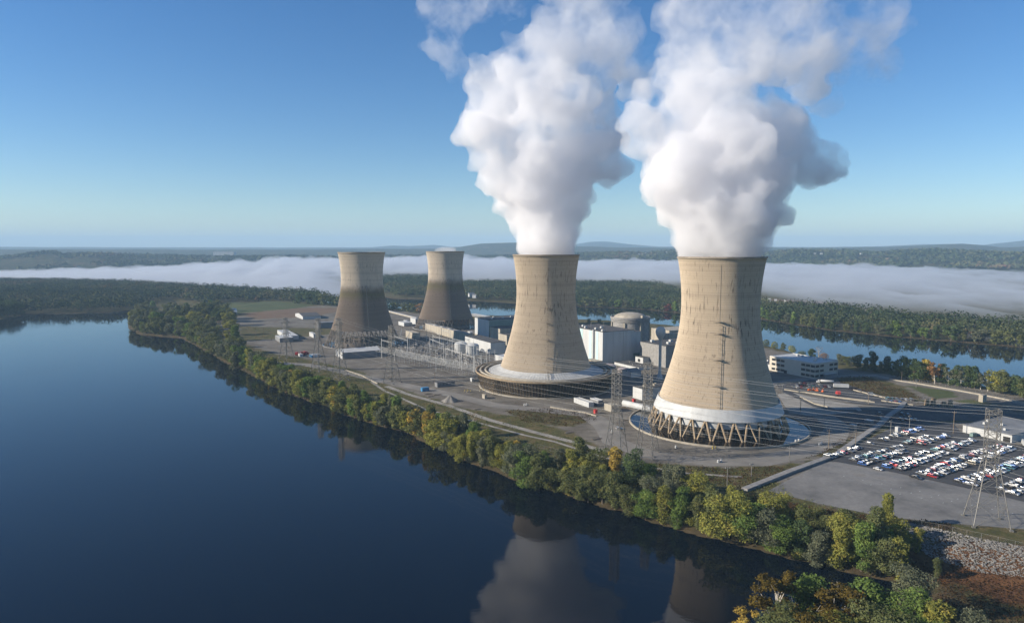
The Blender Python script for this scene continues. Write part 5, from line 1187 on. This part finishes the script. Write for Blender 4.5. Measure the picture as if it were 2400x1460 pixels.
def car(x, y, ang, kd, colr, label, group, z=.10):
    me_b, me_g, me_w, me_l, me_t, L, W = CARM[kd]; t = thing("parked_" + ('car' if kd in ('sedan', 'suv') else kd), label, {'sedan': 'car', 'suv': 'car', 'pickup': 'pickup truck', 'van': 'van'}[kd], (x, y, z), ang, group)
    o = bpy.data.objects.new("body", me_b); COL.objects.link(o); o.parent = t; o.material_slots[0].link = 'OBJECT'; o.material_slots[0].material = PAINT[colr]
    for nm, me_ in (("windows", me_g), ("headlights", me_l), ("tail_lights", me_t)):
        o = bpy.data.objects.new(nm, me_); COL.objects.link(o); o.parent = t
    for sx in (-.31, .30):
        for s in (-1, 1): o = bpy.data.objects.new("wheel", me_w); COL.objects.link(o); o.parent = t; o.location = (sx * L, s * (W / 2 - .1), .34)
    return t
cols = ['white'] * 5 + ['silver'] * 5 + ['grey'] * 6 + ['black'] * 6 + ['red'] + ['blue', 'teal', 'tan', 'maroon', 'blue']
kinds = ['sedan'] * 8 + ['suv'] * 6 + ['pickup'] * 4 + ['van']
kn = {'sedan': 'sedan', 'suv': 'estate', 'pickup': 'pickup', 'van': 'van'}
def car_row(a, b_, label_row, group, fill=.93, ang=None, sp=2.75, z=.12):
    A, B = G(*a), G(*b_); d = (B - A); L_ = d.length; d.normalize(); s = 0; k = 0; base = math.atan2(d.y, d.x) - R(90) if ang is None else ang
    while s <= L_:
        if random.random() < fill:
            k += 1; c = random.choice(cols); kd = random.choice(kinds); p = A + d * s
            car(p.x + random.gauss(0, .12), p.y + random.gauss(0, .12), base + (math.pi if random.random() < .4 else 0) + random.gauss(0, .02), kd, c, "%s %s, %s from near end of the %s" % (c, kn[kd], ordn(k), label_row), group, z)
        s += sp
CG = "cars in the main car park"
ROWS = [((1942, 1074), (2012, 1050), "row against the flood wall", .95), ((2022, 1046), (2103, 1021), "sparse row past the flood wall cars", .5), ((2112, 1020), (2160, 1005), "short row by the gate booth", .8),
        ((2000, 1079), (2112, 1047), "second row, left file", .88), ((2020, 1089), (2120, 1058), "second row, right file", .78), ((2122, 1040), (2172, 1025), "second row's far left file", .8), ((2155, 1042), (2220, 1022), "second row's far right file", .8),
        ((2078, 1096), (2175, 1062), "third row, left file", .85), ((2106, 1101), (2215, 1062), "third row, right file", .93), ((2190, 1056), (2240, 1040), "third row's far left file", .85), ((2225, 1055), (2282, 1032), "third row's far right file", .9),
        ((2160, 1112), (2275, 1068), "fourth row, left file", .9), ((2185, 1118), (2300, 1078), "fourth row, right file", .93), ((2280, 1066), (2345, 1046), "fourth row's far left file", .85), ((2305, 1076), (2372, 1052), "fourth row's far right file", .85),
        ((2247, 1130), (2300, 1112), "fifth row's near left file", .5), ((2270, 1136), (2420, 1076), "fifth row, right file", .75), ((2310, 1112), (2420, 1066), "fifth row, left file", .8),
        ((2345, 1147), (2430, 1118), "sixth row, left file", .6), ((2372, 1158), (2460, 1128), "sixth row, right file", .6)]
for a, b_, lb, f in ROWS: car_row(a, b_, lb, CG, f)
for px, py, c, kd, lb in [(2058, 1101, 'white', 'sedan', "lone small white car at the near edge of the third row"), (2146, 1121, 'black', 'pickup', "lone black pickup at the near edge of the car park"), (2252, 1129, 'blue', 'pickup', "bright blue pickup left of the big pylon"), (2280, 1137, 'white', 'sedan', "white car beside the big pylon's left leg"), (2373, 1158, 'white', 'pickup', "white pickup nearest the lower right of the car park"), (2393, 1128, 'red', 'sedan', "red car at the right edge of the photo")]:
    p = G(px, py); car(p.x, p.y, UA - R(90) + .05, kd, c, lb, CG)
for a, b_, lb, g2, f in [((1858, 908), (1900, 911), "upper lot's front row", "cars in the upper lot", .8), ((1858, 903), (1945, 908), "upper lot's middle row", "cars in the upper lot", .8), ((1876, 899), (1925, 903), "upper lot's back row", "cars in the upper lot", .8),
                          ((2080, 935), (2135, 939), "dark row by the piers", "cars near the concrete piers", .85), ((2078, 941), (2120, 946), "row along the barrier by the piers", "cars near the concrete piers", .6), ((2050, 971), (2150, 974), "back row standing in the tower's shadow", "cars in the shaded yard", .35), ((2065, 983), (2150, 986), "front row standing in the tower's shadow", "cars in the shaded yard", .4)]:
    car_row(a, b_, lb, g2, f, ang=UA + R(60), sp=3.2)
p = G(2042, 926); car(p.x, p.y, R(-20), 'van', 'white', "white van parked by the barrier left of the piers", "cars near the concrete piers")
p = G(1452, 1006); car(p.x, p.y, R(10), 'suv', 'white', "white car parked on the gravel between the two near pylons", "cars in the plant", .1)
p = G(2030, 884); car(p.x, p.y, R(-15), 'pickup', 'silver', "silver pickup on the road right of the office block", "cars in the plant", .1)
# trucks
def wheels(t, xs, w, r=.5):
    for x in xs:
        for s in (-1, 1): m = MB().lathe([(.01, -.15), (r, -.15), (r, .15), (.01, .15)], 12); m.v = [(a + x, c + s * w, b_ + r) for a, b_, c in m.v]; m.f = [f[::-1] for f in m.f]; m.build("wheel", M['tyre'], t)
def truck(px, py, ang, label, body='box', cab=True, colr='white', L=11.0, cabcol='white'):
    p = G(px, py); t = thing("tanker_truck" if body == 'tank' else ("box_trailer" if not cab else "lorry"), label, "truck" if cab else "trailer", (p.x, p.y, .12), ang)
    if body == 'tank':
        m = MB(); n_ = 16; q = [(-L / 2, .6), (-L / 2 + .3, 1.1), (L / 2 - .3, 1.1), (L / 2, .6)]; m.lathe([(.01, -L / 2)] + [(r, x) for x, r in q] + [(.01, L / 2)], n_); m.v = [(z, x, y + 2.2) for x, y, z in m.v]; m.build("tank", M['white'], t).data.shade_smooth()
    else: MB().box((0, 0, 2.35), (L, 2.5, 2.7)).box((0, 0, .95), (L - .6, 2.0, .2)).build("box", M[colr] if colr in M else M['white'], t)
    MB().box((0, 0, .8), (L, .9, .25)).build("chassis", M['darkfill'], t)
    if cab:
        m = MB(); x = L / 2 + 1.7; m.add([(x - 1.2, -1.2, .6), (x + 1.5, -1.2, .6), (x + 1.5, -1.2, 1.6), (x + .6, -1.2, 1.8), (x + .2, -1.15, 3.0), (x - 1.2, -1.15, 3.1)] + [(x - 1.2, 1.2, .6), (x + 1.5, 1.2, .6), (x + 1.5, 1.2, 1.6), (x + .6, 1.2, 1.8), (x + .2, 1.15, 3.0), (x - 1.2, 1.15, 3.1)],
              [(0, 1, 2, 3, 4, 5), (11, 10, 9, 8, 7, 6)] + [(i, 6 + i, 6 + (i + 1) % 6, (i + 1) % 6) for i in range(6)]); c = m.build("cab", M[cabcol], t)
        MB().add([(x + .63, -1.0, 1.9), (x + .63, 1.0, 1.9), (x + .27, .95, 2.85), (x + .27, -.95, 2.85)], [(0, 1, 2, 3)]).build("windscreen", M['window'], c)
        wheels(t, (x - .2,), 1.05)
    wheels(t, (-L / 2 + 1, -L / 2 + 2.2) + ((L / 2 - 1.5,) if cab else ()), 1.05)
    return t
truck(1938, 899, R(160), "white tanker truck at the back of the upper lot", 'tank')
truck(1971, 910, R(-14), "long white box trailer parked in the upper lot", cab=False, L=12)
truck(2402, 1046, R(60), "white box truck at the right edge beside the warehouse", L=6)
truck(1965, 927, R(80), "small red truck standing alone in the upper lot", L=3.0, colr='red', cabcol='red')
def lift(px, py, ang, label, c='orange'):
    p = G(px, py); t = thing("boom_lift", label, "boom lift", (p.x, p.y, .12), ang, "orange boom lifts in the upper lot")
    MB().box((0, 0, .95), (2.6, 1.6, .7)).box((-.4, 0, 1.6), (1.6, 1.2, .7)).build("chassis", M[c], t); wheels(t, (-.9, .9), .9, .42)
    MB().bar((-.8, 0, 1.8), (.9, .2, 2.9), .22).bar((.9, .2, 2.9), (-1.2, .2, 3.3), .18).build("boom", M[c], t); MB().box((-1.6, .2, 3.2), (.9, 1.2, .9)).build("basket", M['columns_grey'], t)
for i, (px, py) in enumerate([(1897, 917), (1906, 916), (1914, 918), (1928, 920)]): lift(px, py, i * 1.3, "orange boom lift by the barrier of the upper lot, %s from the left" % ordn(i + 1))
for i, (px, py) in enumerate([(695, 833), (707, 832), (715, 831)]): truck(px, py, R(20 * i), "small red truck below the leftmost far pylon, %s of three" % ordn(i + 1), L=2.6, colr='red', cabcol='red')
def small(name, label, cat, px, py, parts, group=None):
    p = G(px, py); t = thing(name, label, cat, (p.x, p.y, .1), UA, group)
    for pn_, mb, mt in parts: mb.build(pn_, M[mt], t)
    return t
for i, (px, py) in enumerate([(1093, 918), (1129, 917), (1099, 919)]):
    small("yellow_pipe_stand", "yellow pipe stand on the gravel left of the slatted ring, %s of three" % ordn(i + 1), "pipe stand", px, py, [("frame", MB().bar((-1.6, 0, 0), (-1.6, 0, 1.8), .2).bar((1.6, 0, 0), (1.6, 0, 1.8), .2).bar((-1.6, 0, 1.8), (1.6, 0, 1.8), .2), 'yellow'), ("base", MB().box((0, 0, .2), (4.2, 1.0, .4)), 'concrete')], "yellow pipe stands")
for i, (px, py) in enumerate([(1920, 1043), (1925, 1041), (1865, 1036), (1872, 1034), (1683, 1084), (1690, 1083), (1584, 1050), (1434, 1014), (1234, 950), (1229, 951)]):
    small("white_drum", "small white drum on the gravel, %s of ten going from the car park" % ordn(i + 1), "drum", px, py, [("drum_body", MB().lathe([(.01, 0), (.6, 0), (.6, 1.3), (.45, 1.5), (.01, 1.5)], 12), 'white'), ("lid_ring", MB().lathe([(.62, 1.1), (.66, 1.15), (.62, 1.2)], 12), 'ruststeel')], "white drums on the gravel")
for i, (px, py) in enumerate([(1670, 1053), (1677, 1053)]):
    small("yellow_bollard", "pale yellow bollard in front of the nearest basin, %s of two" % ordn(i + 1), "bollard", px, py, [("post", MB().bar((0, 0, 0), (0, 0, 2.0), .35, 8), 'yellow'), ("foot", MB().box((0, 0, .1), (1.2, 1.2, .2)), 'concrete')], "yellow bollards by the basin")
for i, (px, py, l_) in enumerate([(1003, 924, 6), (1010, 930, 5), (1026, 926, 7), (1470, 985, 8), (1400, 1030, 7), (1335, 1015, 6), (760, 862, 8), (700, 850, 6), (815, 880, 7), (1120, 960, 6)]):
    m = MB()
    for q in range(4): m.bar((-l_ / 2, q * .45, .2 + .1 * (q % 2)), (l_ / 2, q * .45 + .3, .2), .16, 6)
    small("pipe_stack", "loose stack of old pipes and beams lying on the gravel, %s from the blue container" % ordn(i + 1), "pipe stack", px, py, [("pipes", m, 'ruststeel'), ("skid", MB().box((-l_ * .3, .6, .05), (.3, 2.2, .12)).box((l_ * .3, .6, .05), (.3, 2.2, .12)), 'wood_pole')], "stacks of scrap on the gravel")
# ---------------------------------------------------------------- fences
def fence(label, pts, h, z=0.0, sp=4.5):
    t = thing("chain_link_fence", label, "fence", (0, 0, 0)); posts = MB(); mesh_ = MB()
    P = [G(a, b_, z) for a, b_ in pts]; Q = []
    for a, b_ in zip(P[:-1], P[1:]):
        n_ = max(1, int((b_ - a).length / sp)); Q += [a.lerp(b_, k / n_) for k in range(n_)]
    Q.append(P[-1]); Q = [Vector((q.x, q.y, terrain_z(q.x, q.y))) for q in Q]
    for q in Q[:90]: MB().bar(q, q + Vector((0, 0, h)), .09, 5).build("post", M['steel'], t)
    for a, b_ in zip(Q[:-1], Q[1:]):
        for zz in (h, h * .02 + .1): mesh_.bar(a + Vector((0, 0, zz)), b_ + Vector((0, 0, zz)), .05)
        d = (b_ - a)
        for k in range(10):
            f = k / 10; mesh_.bar(a + d * f + Vector((0, 0, .1)), a + d * min(1, f + .25) + Vector((0, 0, h)), .012, 3); mesh_.bar(a + d * f + Vector((0, 0, h)), a + d * min(1, f + .25) + Vector((0, 0, .1)), .012, 3)
    mesh_.build("mesh_and_rails", M['steel'], t)
fence("chain-link fence along the top of the rock slope", [(2120, 1228), (2200, 1240), (2300, 1262), (2420, 1290)], 2.4)
fence("chain-link fence behind the riverbank trees", [(1260, 1048), (1340, 1070), (1430, 1100), (1520, 1118), (1700, 1148)], 2.2)
fence("dark security fence along the guard wall under the eastern trees", [(2085, 884), (2160, 897), (2260, 914), (2400, 942)], 2.6)
# ---------------------------------------------------------------- far houses
def house(px, py, dist, w, label, group):
    p = GD(px, py, dist); z = p.z; t = thing("far_house", label, "house", (p.x, dist, z - 3), random.uniform(-.6, .9), group)
    MB().box((0, 0, 3), (w, w * .6, 7)).build("wall", M['white'], t)
    h = 6.5; a, b_ = w / 2 + .4, w * .3 + .4; MB().add([(-a, -b_, h), (a, -b_, h), (a, b_, h), (-a, b_, h), (-a, 0, h + w * .25), (a, 0, h + w * .25)], [(0, 1, 5, 4), (2, 3, 4, 5), (0, 4, 3), (1, 2, 5), (3, 2, 1, 0)]).build("roof", M['greyroof'], t)
hs = [(1498, 596), (1506, 597), (1514, 594), (1562, 592), (1574, 591), (1584, 590), (1588, 596), (1910, 595), (1925, 595), (1963, 598), (2004, 592), (2018, 595), (2008, 611), (2054, 609), (2064, 608), (2078, 610), (2088, 611), (2098, 612), (2108, 614), (2147, 623), (2152, 624), (2170, 626), (2182, 597)]
def far_y(px, py):
    """distance at which the sight line through the pixel meets the wooded hill"""
    r = 4050.0
    while r < 5200:
        p = GD(px, py, r)
        if p.z < terrain_z(p.x, p.y) + 14: return r
        r += 40
    return 4400.0
for i, (px, py) in enumerate(hs): house(px, py, far_y(px, py) - 30, 13, "tiny white house on the wooded hills, %s from the left" % ordn(i + 1), "houses on the far hills")
p = GD(527, 594, 4700); t = thing("hilltop_warehouse", "long white warehouse on the hill above the fog at left", "warehouse", (p.x, 4700, p.z - 14)); MB().box((0, 0, 12), (140, 50, 26)).build("wall", M['white'], t); MB().box((0, 0, 25.3), (141, 51, .6)).build("roof", M['whiteroof'], t)
for i, (px, py, d, w) in enumerate([(1105, 692, 1640, 14), (1112, 695, 1620, 9), (928, 686, 1900, 14), (945, 689, 1880, 18), (985, 688, 1880, 12), (1486, 689, 1900, 16), (1522, 690, 1850, 9), (1540, 690, 1850, 12), (1803, 704, 1500, 7), (1818, 705, 1480, 5), (1840, 707, 1450, 4)]):
    house(px, py, d, w, "small pale house near the far shore, %s from the idle towers" % ordn(i + 1), "houses near the far shore")
# ---------------------------------------------------------------- steam, fog, haze
def vol_mat(name, dens, col=(1, 1, 1), aniso=0.0, absn=(0, 0, 0)):
    m = bpy.data.materials.new(name); m.use_nodes = True; nt = m.node_tree
    nt.nodes.remove(nt.nodes["Principled BSDF"])
    v = nt.nodes.new("ShaderNodeVolumePrincipled"); v.inputs["Color"].default_value = (*col, 1); v.inputs["Density"].default_value = dens
    v.inputs["Anisotropy"].default_value = aniso
    nt.links.new(v.outputs[0], nt.nodes["Material Output"].inputs["Volume"])
    return m, nt.nodes, nt.links, v
def blob_hull(name, blobs, voxel, disp, mat, zmin=None):
    """union of spheres, remeshed and displaced by cloud noise, as one closed mesh"""
    bm = bmesh.new()
    for (c, r, sc) in blobs:
        q = bmesh.ops.create_icosphere(bm, subdivisions=3, radius=1.0)
        for v in q['verts']: v.co = Vector((c[0] + v.co.x * r * sc[0], c[1] + v.co.y * r * sc[1], c[2] + v.co.z * r * sc[2]))
    me = bpy.data.meshes.new(name); bm.to_mesh(me); bm.free()
    o = bpy.data.objects.new(name, me); COL.objects.link(o)
    rm = o.modifiers.new("r", 'REMESH'); rm.mode = 'VOXEL'; rm.voxel_size = voxel
    for i, (size, st) in enumerate(disp):
        tx = bpy.data.textures.new(name + "_clouds", 'CLOUDS'); tx.noise_scale = size; tx.noise_depth = 3; tx.noise_basis = 'BLENDER_ORIGINAL'
        d = o.modifiers.new("d", 'DISPLACE'); d.texture = tx; d.texture_coords = 'GLOBAL'; d.strength = st; d.mid_level = 0.5
    r2 = o.modifiers.new('r2', 'REMESH'); r2.mode = 'VOXEL'; r2.voxel_size = voxel * .8
    dg = bpy.context.evaluated_depsgraph_get(); ev = o.evaluated_get(dg)
    me2 = bpy.data.meshes.new_from_object(ev); o.modifiers.clear(); o.data = me2
    co = np.empty(len(me2.vertices) * 3, np.float32); me2.vertices.foreach_get("co", co); co = co.reshape(-1, 3)
    if zmin is not None: co[:, 2] = np.maximum(co[:, 2], zmin)
    me2.vertices.foreach_set("co", co.ravel()); me2.update(); me2.shade_smooth()
    me2.materials.clear(); me2.materials.append(mat)
    return o
def steam_mat(name, dens, nscale, t_low, t_high, zlo, zhi, thin):
    m, n, l, v = vol_mat(name, dens, (0.95, 0.948, 0.958), 0.1)
    geo = n.new("ShaderNodeNewGeometry").outputs["Position"]
    f = _math(n, l, 'ADD', _math(n, l, 'MULTIPLY', _noise(n, l, geo, nscale, 2, 0.5, 0.6), 0.62), _math(n, l, 'MULTIPLY', _noise(n, l, geo, nscale * 3.4, 3, 0.6, 1.0), 0.38))
    sp = n.new("ShaderNodeSeparateXYZ"); l.new(geo, sp.inputs[0])
    k = _math(n, l, 'DIVIDE', _math(n, l, 'SUBTRACT', sp.outputs[2], zlo), zhi - zlo, clamp=True)
    thr = _math(n, l, 'ADD', t_low, _math(n, l, 'MULTIPLY', k, t_high - t_low))
    d = _math(n, l, 'MULTIPLY', _math(n, l, 'SUBTRACT', f, thr), 5.0, clamp=True)
    amt = _math(n, l, 'MULTIPLY', dens, _math(n, l, 'SUBTRACT', 1.0, _math(n, l, 'MULTIPLY', k, 1 - thin)))
    l.new(_math(n, l, 'MULTIPLY', d, amt), v.inputs["Density"])
    m.cycles.volume_step_rate = 0.22
    return m
def from_photo(lst, Y):
    out = []
    for q in lst:
        px, py, r = q[:3]; dy = q[3] if len(q) > 3 else 0.0; s = (Y + dy) / FPX
        c = GD(px, py, Y + dy); sc = q[4] if len(q) > 4 else (1, 1, 1)
        if sc != (1, 1, 1) or r < 34 or py > 500: out.append((c, r * s, sc)); continue
        out.append((c, r * s * .80, sc)); R_ = r * s
        for k in range(7):
            d = Vector((random.gauss(0, 1), random.gauss(0, 1), random.gauss(0, 1))).normalized(); rr = R_ * random.uniform(.30, .46)
            out.append((c + d * (R_ * 1.02 - rr * .75), rr, (1, 1, 1)))
    return out
col = [(1280, 600, 71, 0, (1, 1, .5)), (1280, 560, 76), (1278, 515, 84), (1270, 470, 100), (1340, 440, 66, 5), (1210, 460, 66), (1275, 410, 105), (1360, 400, 60, 14),
       (1170, 395, 58, -8), (1140, 330, 70, -14), (1125, 290, 50), (1260, 320, 115), (1390, 350, 62, 10), (1425, 400, 46, 10), (1420, 330, 50, 22), (1190, 250, 85, 10), (1290, 230, 105, -8),
       (1390, 260, 60, 30), (1150, 180, 60, 20), (1220, 150, 80), (1310, 120, 95, 14), (1400, 130, 85, 30), (1360, 50, 75, 10), (1300, 60, 55, 4), (1450, 80, 75, 44), (1490, 170, 55, 50), (1420, -10, 90, 60), (1340, -70, 120, 60)]
mB = steam_mat("steam_white", 0.085, 0.022, 0.27, 0.44, 170, 330, 0.24)
plB = blob_hull("steam_plume", from_photo(col, BY), 2.6, [(30, 20), (13, 15), (5.5, 8)], mB, 112.6)
tag(plB, "white steam plume rising from the second nearest cooling tower, left of the larger plume", "steam plume")
colA = [(1688, 604, 88, 0, (1, 1, .4)), (1690, 560, 98), (1695, 510, 122), (1640, 480, 100, -10), (1755, 480, 90, 8), (1560, 450, 60, -5), (1690, 420, 145), (1610, 380, 100, -10), (1560, 400, 55), (1790, 400, 95, 10),
        (1790, 340, 100, 14), (1900, 400, 58, 10), (1950, 395, 44, 12), (1900, 350, 52, 14), (1870, 300, 45, 20), (1680, 310, 140), (1590, 300, 70), (1520, 330, 42, -6), (1500, 275, 42, -10), (1505, 215, 30), (1790, 270, 75, 20), (1620, 230, 90, 5), (1590, 190, 60),
        (1700, 200, 85, 5), (1640, 110, 110, 10), (1740, 90, 130, 20), (1620, 30, 90, 15), (1850, 60, 130, 40), (1720, -40, 160, 30), (1950, 120, 60, 60), (1900, 200, 50, 60)]
mA = steam_mat("steam_bright", 0.095, 0.026, 0.25, 0.45, 160, 285, 0.22)
plA = blob_hull("steam_plume", from_photo(colA, AY), 2.2, [(26, 18), (11, 14), (4.8, 7)], mA, 112.6)
tag(plA, "largest white steam plume billowing from the nearest cooling tower", "steam plume")
# torn thin shreds drifting off
thin_m = steam_mat("steam_shreds", 0.030, 0.030, 0.42, 0.46, 150, 320, 0.8)
s1 = blob_hull("steam_wisp", from_photo([(1060, 40, 60), (1040, 110, 55), (1075, 170, 40), (1020, 20, 50), (1190, 5, 45), (1100, -20, 60), (1190, -30, 60)], BY), 3.0, [(20, 26), (8, 10)], thin_m)
tag(s1, "thin torn shred of steam in the blue sky left of the second plume", "steam wisp")
s2 = blob_hull("steam_wisp", from_photo([(1990, 110, 90, 60), (2040, 160, 55, 70), (2085, 150, 40, 70), (1960, 30, 100, 70), (2060, 50, 80, 70), (1920, 240, 45, 50), (1890, 190, 40, 30)], AY), 2.6, [(18, 22), (7, 9)], thin_m)
tag(s2, "thin grey shred of steam drifting off the right of the largest plume", "steam wisp")
s3_ = blob_hull("steam_wisp", [((DX, DY, 115), 13, (1.3, 1.3, .45)), ((DX + 9, DY, 118), 7, (1.2, 1, .4))], 1.5, [(8, 5)], vol_mat("steam_faint", 0.022)[0], 113.5)
tag(s3_, "faint puff of steam over the rim of the farthest idle tower", "steam wisp")

# fog bank on the river beyond the island
FT = [(-800, 14), (0, 16), (180, 20), (300, 26), (420, 34), (560, 50), (650, 60), (760, 58), (900, 66), (1080, 62), (1250, 50), (1360, 48), (1500, 54), (1590, 52), (1760, 48), (1860, 42), (1950, 38), (2050, 34), (2200, 24), (2400, 14), (3200, 10)]
FF = [(-800, 2500), (0, 2500), (240, 2350), (420, 2200), (600, 1920), (720, 1750), (900, 2100), (1200, 2150), (1500, 2050), (1780, 1750), (1900, 1420), (2100, 1230), (2400, 1080), (3200, 900)]
fa = 620; frn = 80
FAZ = np.linspace(R(-52), R(52), fa); T_ = np.linspace(0, 1, frn)
pxs = 1200 + FPX * np.tan(FAZ)
front = np.interp(pxs, [a for a, _ in FF], [b for _, b in FF]); top = np.interp(pxs, [a for a, _ in FT], [b for _, b in FT])
back = 3900.0
vs = []; 
for k in range(frn):
    for j in range(fa):
        r_ = front[j] + (back - front[j]) * T_[k]; vs.append((r_ * math.sin(FAZ[j]), r_ * math.cos(FAZ[j])))
vs = np.array(vs); tt = np.repeat(T_, fa); tp = np.tile(top, frn)
prof = sstep(0.0, 0.38, tt) * (1 - 0.9 * sstep(0.9, 1.0, tt))
rid = 1 - np.abs(2 * fbm(vs[:, 0] / 190 + 3, vs[:, 1] / 420, 41, 5) - .93) * 2.2
zt = WZ + 3 + (tp + 8) * (0.10 + 0.90 * prof) * (.72 + .42 * np.clip(rid, 0, 1)) + prof * (40 * (fbm(vs[:, 0] / 60, vs[:, 1] / 110, 42, 4) - 0.5) + 14 * (fbm(vs[:, 0] / 22, vs[:, 1] / 30, 43) - 0.5))
zb = np.full(len(vs), WZ + 0.5)
N_ = len(vs); verts = np.vstack([np.column_stack([vs, zt]), np.column_stack([vs, zb])])
fs = []
for k in range(frn - 1):
    for j in range(fa - 1):
        a = k * fa + j; fs.append((a, a + 1, a + fa + 1, a + fa)); fs.append((N_ + a, N_ + a + fa, N_ + a + fa + 1, N_ + a + 1))
edge = [k * fa for k in range(frn)] ; 
def wall(seq, flip):
    for p, q in zip(seq[:-1], seq[1:]): fs.append((p, q, N_ + q, N_ + p) if flip else (q, p, N_ + p, N_ + q))
wall([j for j in range(fa)], False); wall([(frn - 1) * fa + j for j in range(fa)], True); wall([k * fa for k in range(frn)], True); wall([k * fa + fa - 1 for k in range(frn)], False)
me = bpy.data.meshes.new("fog_bank"); me.from_pydata(verts.tolist(), [], fs); me.update(); me.shade_smooth()
fm = vol_mat("fog", 0.008, (0.66, 0.71, 0.79), 0.1)[0]; me.materials.append(fm)
fog = bpy.data.objects.new("fog_bank", me); COL.objects.link(fog); tag(fog, "low white fog bank lying along the river behind the island", "fog", kind='stuff')
# even air
hz = MB().box((0, 13000, 230), (60000, 27500, 500)); hz.v = [(x, y, z) for x, y, z in hz.v]
haze = hz.build("haze", vol_mat("air", 8.0e-5, (0.48, 0.72, 0.95), 0.0)[0]); tag(haze, kind='stuff')
for o_ in bpy.data.objects:
    lb_ = o_.get("label")
    if lb_ and len(lb_.replace('-', ' ').split()) > 16: print("LONG", o_.name, len(lb_.split()), lb_)
